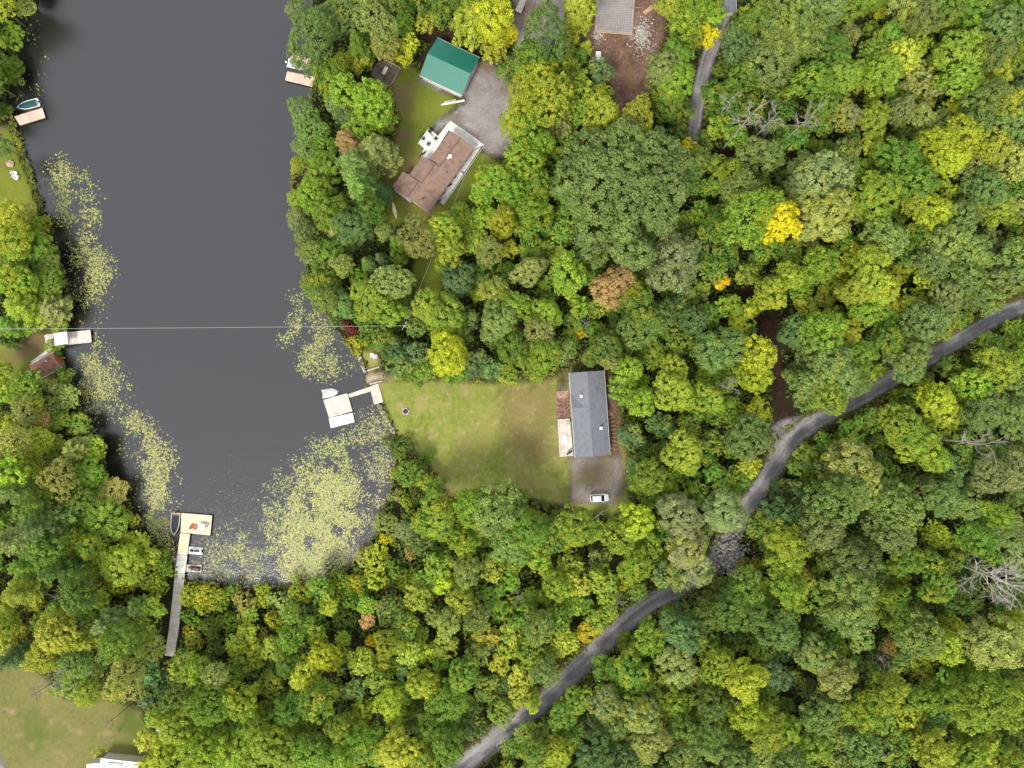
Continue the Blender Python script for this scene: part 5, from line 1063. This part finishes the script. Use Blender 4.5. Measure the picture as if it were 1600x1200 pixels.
def grill(px, py, z, label):
    b = empty('barbecue', P(px, py, z), .6, label, 'barbecue'); MB().box((0, 0, .8), (.7, .5, .25)).build('firebox', M['black'], b, bevel=.05); MB().box((0, .02, 1.0), (.68, .46, .22)).build('lid', M['black'], b, bevel=.1)
    for x in (-.6, .6): MB().box((x, 0, .85), (.4, .45, .04)).build('side_shelf', M['black'], b)
    for x in (-.3, .3):
        for y in (-.2, .2): MB().box((x, y, .35), (.05, .05, .7)).build('leg', M['black'], b)
grill(660.8, 242.5, 1.05, 'black barbecue at the lower end of the white deck'); grill(889.3, 706.8, 1.0, 'black barbecue on the lower corner of the bleached deck')
for i, (px, py) in enumerate(((709.3, 276.5), (702.8, 288.5), (692, 301), (686.3, 313.2))):
    chair(px, py, 1.05, 35, ['first', 'second', 'third', 'lowest'][i] + ' dark chair counted down the shaded deck strip of the brown house', 'navy', 'dark chairs on the shaded deck strip', 1.0)
pt = empty('planter', P(721, 272.5, 1.05), 0, 'round stone planter on the edge of the shaded deck strip', 'planter'); MB().tube([(0, 0, 0), (0, 0, .5)], [.28, .4], 10).build('pot', M['stone'], pt); MB().tube([(0, 0, .5), (0, 0, .7)], [.33, .1], 8).build('plant', M['leaf'], pt)
bx = empty('storage_box', P(733.5, 236, 1.05), .6, 'white box at the house corner on the white deck', 'box'); MB().box((0, 0, .3), (.5, .5, .6)).build('box_body', M['white'], bx); MB().box((0, 0, .63), (.55, .55, .06)).build('lid', M['white'], bx)

# grey-roofed house
gh = thing('house', 920.5, 647, 0, 'house with long grey shingle gable roof between lawn and forest', 'house'); o0 = np.array(gh.location)
ax = radians(-86.0); cgx = np.mean([V3(917, 581.5, 5.2), V3(926.5, 712.5, 5.2)], 0) - o0
T, r, wl_, ww = gable(gh, (cgx[0] + .12, cgx[1]), ax, 19.35, 8.1, 3.5, 5.2, 'roof_grey', 'siding', .45)
# cross gable on the lawn side: ridge meets the main slope just below the ridge
cx_ = -1.6
mb = MB(); zc = 4.75
for sg in (1, -1):
    mb.slab([T(cx_ + sg * 3.3, -4.07, 3.46 + .02), T(cx_, -4.07, zc), T(cx_, -1.05, zc + .02), T(cx_ + sg * 3.2, -4.0, 3.52)][::-sg], .12)
cr = mb.build('cross_gable_roof', M['roof_grey'], gh)
MB().add([T(cx_ - 3.2, -3.72, 3.4), T(cx_ + 3.2, -3.72, 3.4), T(cx_, -3.72, zc - .15)], [(0, 1, 2)]).build('gable_wall', M['siding'], gh)
vent(gh, T(cx_ - 2.6, -1.8, 4.3), .7, .22, 'white', True, 'chimney'); vent(gh, T(3.4, 2.2, 4.15), .8, .25, 'alu', True, 'chimney'); vent(gh, T(-5.6, 2.0, 4.3), .35, .08, 'black'); vent(gh, T(2.0, 3.6, 3.6), .3, .08, 'black')
dn = np.array([cos(ax), sin(ax), 0]); nn = np.array([-sin(ax), cos(ax), 0])
for x in (-7.5, -4, 1.5, 4.5, 7.5): window(gh, T(x, -ww - .02, 2.0), dn, -nn, 1.3, 1.1)
for x in (-6, 0, 5): window(gh, T(x, ww + .02, 2.0), dn, nn, 1.1, .9)
window(gh, T(wl_ + .02, 0, 2.0), nn, dn, 1.4, 1.1); MB().box(T(3.0, -ww - .03, G + 1.05), (.95, .06, 2.05), ax).build('door', M['white'], gh)
d = thing('house_deck', 884, 684, 0, 'bleached board deck along the lawn side of the grey-roofed house', 'deck'); deck_part(d, [(872, 655), (890.5, 654), (896.2, 711.5), (875, 713.2)], 1.0, True, 'dock_pale', .17, zl=-.8)
rl = MB(); o0 = np.array(d.location)
for a, b in (((871.8, 655), (874.8, 713)), ((874.8, 713.4), (896, 711.8))):
    p, q = V3(*a, 1.9) - o0, V3(*b, 1.9) - o0; rl.tube([p, q], .045, 4); n = int(np.linalg.norm(q - p) / 1.0)
    for k in range(n + 1): rl.tube([lerp(p, q, k / n), lerp(p, q, k / n) - (0, 0, .9)], .03, 4)
rl.build('railing', M['white'], d)
t_ = empty('tarpaulin', P(884, 687, 1.0), ax, 'bright white tarpaulin bundle lying on the bleached deck', 'tarpaulin'); tb = MB()
prof = [(-1.25, .25), (-.8, .5), (-.2, .55), (.4, .68), (.9, .5), (1.3, .2)]
tb.loft([[(x, -w, .0), (x, -w * .75, .22), (x, 0, .34), (x, w * .7, .2), (x, w, .0)] for x, w in prof]); tb.build('tarpaulin_folds', M['white'], t_)
chair(887.5, 661, 1.0, 200, 'grey chair at the upper end of the bleached deck', 'greyc', 'chairs on the bleached deck', .9)
d = thing('rubble_patch', 879, 632, G, 'patch of reddish-brown bark and stones beside the grey-roofed house', 'stone patch'); o0 = np.array(d.location); sb_ = MB()
for _ in range(420):
    u, v = random.random(), random.random(); p = V3(868.5 + 19.5 * u + v * 2, 612 + 42 * v, G + .1) - o0; sb_.stone(p, random.uniform(.12, .3), random.random(), .5)
sb_.build('rubble', solid('reddish_rubble', (.22, .125, .095), .9, .25, 2.0, face=.5), d, kind='stuff')
pv = boards([V3(869, 611, G + .2) - o0, V3(888, 610, G + .2) - o0, V3(888.5, 621, G + .2) - o0, V3(870, 622.5, G + .2) - o0], True, .3, .08); pv.build('boards', wood('red_boards', (.36, .22, .17), .2), d, kind='stuff')
d = thing('trellis_fence', 955, 672, G, 'brown slatted fence panels leaning behind the grey-roofed house', 'fence'); o0 = np.array(d.location)
for x0, y0, x1, y1 in ((952, 655, 960, 700), (957, 652, 963, 702), (950, 641, 956, 649)):
    for k in range(9):
        t = k / 8; p, q = V3(lerp(x0, x1, t) - 4, lerp(y0, y1, t), G + .12) - o0, V3(lerp(x0, x1, t) + 3, lerp(y0, y1, t) - .6, G + .3) - o0
        MB().tube([p, q], .07, 4, random.random()).build('slat', M['formwork'], d)

# red shed
sh = thing('shed', 72, 572, 0, 'small rusty-red gable-roofed shed behind the left dock', 'shed', top=2.8)
T, r, wl_, ww = gable(sh, (-.3, 0), radians(29), 6.3, 4.0, 2.5, 3.5, 'roof_red', 'siding_brown', .3); MB().box(T(wl_ + .03, 0, G + .95), (.06, 1.0, 1.8), radians(29)).build('door', M['red'], sh); window(sh, T(0, -ww - .02, 1.7), (cos(radians(29)), sin(radians(29)), 0), (sin(radians(29)), -cos(radians(29)), 0), .9, .7)
vent(sh, T(1.2, .6, 3.2), .4, .08, 'white')

# mobile home at the bottom edge
mh = thing('mobile_home', 186, 1215, 0, 'white flat-roofed mobile home cut off by the bottom edge', 'mobile home'); o0 = np.array(mh.location); K3 = 3.4
rp = [V3(x, y, K3) - o0 for x, y in ((135.5, 1194), (156.5, 1192.5), (157.5, 1185), (216, 1191.5), (214, 1245), (134, 1240))]
MB().prism([p[:2] for p in rp][::-1], K3 - .18, K3).build('roof', M['white'], mh); c = sum(rp) / 6
MB().prism([(c + (p - c) * .95)[:2] for p in rp][::-1], G - .2, K3 - .185).build('wall', M['siding'], mh)
for x, y in ((164, 1197), (197, 1198.5)): MB().tube([V3(x - 3, y + 1.6, K3 + .06) - o0, V3(x + 4, y - 2.2, K3 + .06) - o0], .08, 4).build('roof_rib', M['frame'], mh)
MB().box(V3(180, 1194, K3 + .12) - o0, (3.4, .6, .2), -.1).build('roof_hatch', M['greyc'], mh)
s2 = thing('garden_shed', 251, 1143, 0, 'small pale shed half hidden in trees above the mobile home', 'shed', top=2.4); gable(s2, (0, 0), 1.3, 2.6, 2.2, 2.2, 2.8, 'whiteg', 'siding', .15)
s3 = thing('water_tank', 238, 1183, 0, 'small white tank beside the mobile home under yellow trees', 'tank'); MB().tube([(-.7, 0, 1.0), (-.6, 0, 1.0), (.6, 0, 1.0), (.7, 0, 1.0)], [.35, .5, .5, .35], 12).build('tank_body', M['white'], s3)
for x in (-.4, .4): MB().box((x, 0, .5), (.1, .8, 1.0)).build('support', M['frame'], s3)

# concrete slab under construction
sl = thing('concrete_slab', 960, 22, 0, 'rectangular concrete slab with rebar mesh inside wooden formwork', 'slab'); o0 = np.array(sl.location)
q = [V3(x, y, G + .35) - o0 for x, y in ((935.5, -45), (994, -45), (987, 52.5), (930.5, 48))]
MB().slab(q, .4).build('slab', M['concrete'], sl)
rb = MB()
for k in range(1, 22): rb.tube([quad_pt(q, k / 22, .01) + (0, 0, .05), quad_pt(q, k / 22, .99) + (0, 0, .05)], .022, 4, cap=False)
for k in range(1, 36): rb.tube([quad_pt(q, .01, k / 36) + (0, 0, .08), quad_pt(q, .99, k / 36) + (0, 0, .08)], .022, 4, cap=False)
rb.build('rebar_mesh', M['rebar'], sl, kind='stuff'); cc = sum(q) / 4
for i in range(4):
    a, b = cc + (q[i] - cc) * 1.02, cc + (q[(i + 1) % 4] - cc) * 1.02; MB().tube([a + (0, 0, -.12), b + (0, 0, -.12)], .14, 4).build('form_board', M['formwork'], sl)
for (x0, y0, x1, y1) in ((930, 37.5, 920.5, 38.5), (993, 12, 1001, 11.5)): MB().tube([V3(x0, y0, G + .3) - o0, V3(x1, y1, G + .1) - o0], .08, 4).build('brace', M['formwork'], sl)
def heap(name, label, cat, cx, cy, rx, ry, hgt, n, r0, r1, mat, part):
    t = thing(name, cx, cy, G, label, cat); mb = MB()
    for _ in range(n):
        a, q_ = random.random() * 6.283, min(1.25, abs(random.gauss(0, .52))); x, y = q_ * rx * cos(a), q_ * ry * sin(a); mb.stone((x, y, max(.05, hgt * (1 - q_) + random.uniform(-.1, .1))), random.uniform(r0, r1), random.random())
    mb.build(part, M[mat], t, kind='stuff'); return t
heap('stone_heap', 'heap of pale broken stones beside the concrete slab', 'stone heap', 1003, 58, 3.0, 4.8, .8, 900, .06, .21, 'stone', 'stones')
heap('stone_heap', 'dark heap of rubble and split wood beside the road bend', 'rubble heap', 1140, 866, 4.6, 5.4, 1.6, 950, .16, .42, 'stone_dark', 'rubble')
t = heap('stone_heap', 'small scatter of grey crushed stone at the slab corner', 'stone heap', 932, 58, 2.2, 1.4, .2, 130, .08, .2, 'stone', 'stones')
p = empty('planks_pile', P(1013, 16, G), .6, 'pile of pale yellow planks beside the concrete slab', 'lumber')
for k in range(6): MB().box((random.uniform(-.2, .2), k * .16 - .4, .1 + .08 * (k % 2)), (2.6, .14, .06), random.uniform(-.1, .1), random.random()).build('plank', M['formwork'], p)
for i, (px, py, l, w_, hh, lab) in enumerate(((934.2, 88.5, 1.15, 1.3, 1.2, 'upper white plastic water tote beside the dirt clearing'), (935, 96.2, 1.0, 1.1, .9, 'lower smaller white tote beside the dirt clearing'))):
    b = empty('water_tote', P(px, py, G), .05, lab, 'tank', 'white totes by the dirt clearing'); MB().box((0, 0, hh / 2 + .12), (l, w_, hh)).build('tank_body', M['white'], b, bevel=.06); MB().box((0, 0, .06), (l * 1.05, w_ * 1.05, .12)).build('pallet', M['formwork'], b)
    MB().tube([(0, 0, hh + .1), (0, 0, hh + .2)], .12, 8).build('lid', M['greyc'], b)
tr = empty('utility_trailer', P(813.5, 12, G), radians(68), 'tan utility trailer parked on gravel at the top edge', 'trailer'); MB().box((0, 0, .75), (3.2, 1.55, .16)).box((0, .74, 1.0), (3.2, .06, .4)).box((0, -.74, 1.0), (3.2, .06, .4)).build('trailer_bed', M['log'], tr); MB().tube([(1.6, 0, .6), (2.7, 0, .5)], .06, 5).build('drawbar', M['black'], tr)
for y in (-.85, .85): MB().tube([(0, y - .1, .35), (0, y + .1, .35)], .34, 12).build('wheel', M['tire'], tr)
fe = thing('gate_rail', 817, 80, G, 'white rail lying beside the path at the top driveway', 'rail'); o0 = np.array(fe.location)
MB().tube([V3(804, 73.5, G + .6) - o0, V3(811, 78, G + .6) - o0], .08, 5).tube([V3(815.5, 78.5, G + .6) - o0, V3(828.5, 87, G + .6) - o0], .11, 5).build('rail', M['whiteg'], fe)
for x, y in ((804, 73.5), (811, 78), (815.5, 78.5), (828.5, 87)): MB().tube([V3(x, y, G - .2) - o0, V3(x, y, G + .75) - o0], .07, 5).build('post', M['frame'], fe)
sgb = thing('lane_shelter', 1137, -2, 0, 'dark grey roofed shelter at the top end of the narrow lane', 'shelter', top=2.8); gable(sgb, (0, 0), radians(92), 6.0, 4.0, 2.6, 3.0, 'roof_grey', 'siding', .3)

# ---- cars
def car(px, py, ang, label, paint, L=4.35, W=1.8):
    c = empty('parked_car', P(px, py, G + .02), radians(ang), label, 'car')
    def ring(x, w, z0, zb, zt, k=.9): return [(x, -w, z0), (x, w, z0), (x, w * 1.0, zb), (x, w * k, zt), (x, -w * k, zt), (x, -w, zb)]
    h = W / 2; rs = [ring(-L / 2, h * .82, .35, .7, .85), ring(-L / 2 + .12, h * .95, .25, .75, .98), ring(-L * .3, h, .22, .8, 1.0), ring(L * .12, h, .22, .8, 1.0), ring(L * .33, h * .98, .22, .76, .94), ring(L * .46, h * .9, .25, .66, .82), ring(L / 2, h * .70, .35, .58, .70)]
    MB().loft(rs).build('body', M[paint], c, bevel=.04)
    gl = [(-L * .46, .80, .98, .62), (-L * .38, .84, 1.42, .66), (-L * .30, .86, 1.56, .68), (L * .06, .86, 1.56, .68), (L * .24, .84, .98, .72)]
    MB().loft([[(x, -h * a, .96), (x, h * a, .96), (x, h * b, z), (x, -h * b, z)] for x, a, z, b in gl]).build('windows', M['glass'], c)
    MB().loft([[(x, -h * b, z), (x, h * b, z), (x, h * b * .92, z + .05), (x, -h * b * .92, z + .05)] for x, b, z in ((-L * .395, .68, 1.44), (-L * .29, .72, 1.565), (-.02, .72, 1.58), (L * .075, .70, 1.555))]).build('roof_panel', M[paint], c, bevel=.02)
    for sg in (-1, 1):
        for x, b0 in ((-L * .40, .70), (L * .055, .70)): MB().tube([(x + (.0 if x < 0 else .0), sg * h * .70, 1.53 if x > 0 else 1.4), (x + (-.2 if x < 0 else .72), sg * h * .86, .98)], .05, 5).build('pillar', M[paint], c)
        MB().box((L * .19, sg * (h + .08), 1.02), (.16, .2, .13)).build('mirror', M[paint], c, bevel=.03)
        for x in (-L * .29, L * .30): wh = MB().tube([(x, sg * (h - .2), .33), (x, sg * (h + .01), .33)], .33, 14).build('wheel', M['tire'], c); MB().tube([(x, sg * (h + .0), .33), (x, sg * (h + .03), .33)], .2, 10).build('rim', M['alu'], wh)
        MB().box((L * .465, sg * h * .62, .72), (.2, .36, .1)).build('headlight', M['lamp_clear'], c); MB().box((-L * .49, sg * h * .7, .78), (.1, .22, .2)).build('tail_light', M['lamp_red'], c)
    return c
car(936.2, 777.3, 3, 'white compact SUV parked on the worn gravel driveway', 'paint_white')
car(1.5, 979, 70, 'black car partly cut off at the lower left edge', 'paint_black')

# ---- pole, wires, logs, stones
pl = thing('utility_pole', 641, 514, G, 'wooden utility pole at the tree edge above the lawn', 'utility pole', 'utility poles'); MB().tube([(0, 0, -.5), (0, 0, 9.5)], [.17, .11], 9).build('pole', M['log'], pl)
arm = MB().tube([(-.5, -.9, 9.0), (.5, .9, 9.0)], .07, 5).build('crossarm', M['log'], pl); MB().tube([(0, 0, 7.6), (0, 0, 8.5)], .24, 10).build('transformer', M['alu'], pl)
for s_ in (-.4, .4): MB().tube([(s_, s_ * 1.8, 9.05), (s_, s_ * 1.8, 9.3)], .05, 6).build('insulator', M['white'], arm)
pole = np.array(P(641, 514, G)) + (0, 0, 9.2)
def wire(name, label, pts, r): MBo = MB().tube(pts, r, 5).build(name, M['wire'], None); tag(MBo, label, 'wire'); return MBo
a_ = np.array(P(-60, 514.2, 19.0)); wire('power_line', 'pale power line crossing the lake from left edge to the pole', [lerp(a_, pole, t) - np.array([0, 0, 1.2 * sin(pi * t)]) for t in np.linspace(0, 1, 14)], .035)
b_ = np.array(P(842, -20, 9.3)); wire('power_line', 'pale wire running up from the pole past the brown house and garage', [lerp(pole, b_, t) - np.array([0, 0, 1.5 * sin(pi * t)]) for t in np.linspace(0, 1, 18)], .022)
def log(px0, py0, px1, py1, z, r, label, mat='log', forks=()):
    t = thing('log', (px0 + px1) / 2, (py0 + py1) / 2, G, label, 'log'); o0 = np.array(t.location); a, b = V3(px0, py0, z) - o0, V3(px1, py1, z) - o0
    MB().tube([a, lerp(a, b, .5) + (0, 0, .05), b], [r, r * .9, r * .7], 7).build('trunk', M[mat], t)
    for f, x, y in forks: MB().tube([lerp(a, b, f), V3(x, y, z + .3) - o0], [r * .6, r * .3], 5).build('branch', M[mat], t)
log(574, 579, 592.5, 573, G + .2, .2, 'straight pale log bordering the sandy landing on its upper side'); log(578, 600, 597, 595.2, G + .2, .2, 'straight pale log bordering the sandy landing on its lower side')
log(930, 809, 942, 799, G + .25, .2, 'bleached fallen trunk with branches below the white car', 'log', ((.3, 936.5, 812), (.6, 944, 804), (.95, 949.5, 796.5)))
log(1186, 892, 1196, 908, G + 1.2, .22, 'bleached broken tree fork beside the dark rubble heap', 'dead', ((.1, 1206, 898), (.9, 1204, 916), (.95, 1196, 922)))
log(130, 684, 152, 670, .35, .16, 'grey fallen trunk reaching into the lake from the left shore', 'dead', ((.7, 152, 676),))
def stones(label, x0, y0, x1, y1, n, wpx, r0, r1, mat='stone'):
    t = thing('stone_edging', (x0 + x1) / 2, (y0 + y1) / 2, G, label, 'stone wall'); o0 = np.array(t.location); mb = MB()
    for k in range(n):
        u = random.random(); p = V3(lerp(x0, x1, u) + random.uniform(-1, 1) * wpx, lerp(y0, y1, u) + random.uniform(-1, 1) * wpx * .5, G + .1) - o0; mb.stone(p + (0, 0, random.uniform(-.25, .1)), random.uniform(r0, r1), random.random())
    mb.build('stones', M[mat], t, kind='stuff')
stones('row of pale boulders along the shore below the L-shaped dock', 592.5, 634, 615, 677, 120, 1.9, .18, .42); stones('row of pale stones along the shore above the sandy landing', 559, 551, 570, 581, 90, 1.6, .15, .36)
fp = thing('fire_pit', 634, 642.5, G, 'round fire pit with stone ring on the lawn', 'fire pit'); mb = MB()
for k in range(13): mb.stone((.72 * cos(k * .483), .72 * sin(k * .483), .12), .2, random.random())
mb.build('stones', M['stone'], fp, kind='stuff'); MB().tube([(0, 0, .0), (0, 0, .06)], [.6, .55], 14).build('ash_bed', M['black'], fp)
bd = thing('boulder', 17.5, 256.5, G, 'tan flat boulder above the white chairs on the left lawn', 'boulder'); MB().stone((0, 0, .2), .95, .5, .45).build('rock', solid('tan_rock', (.36, .26, .18), .9, .15, 1.5), bd)
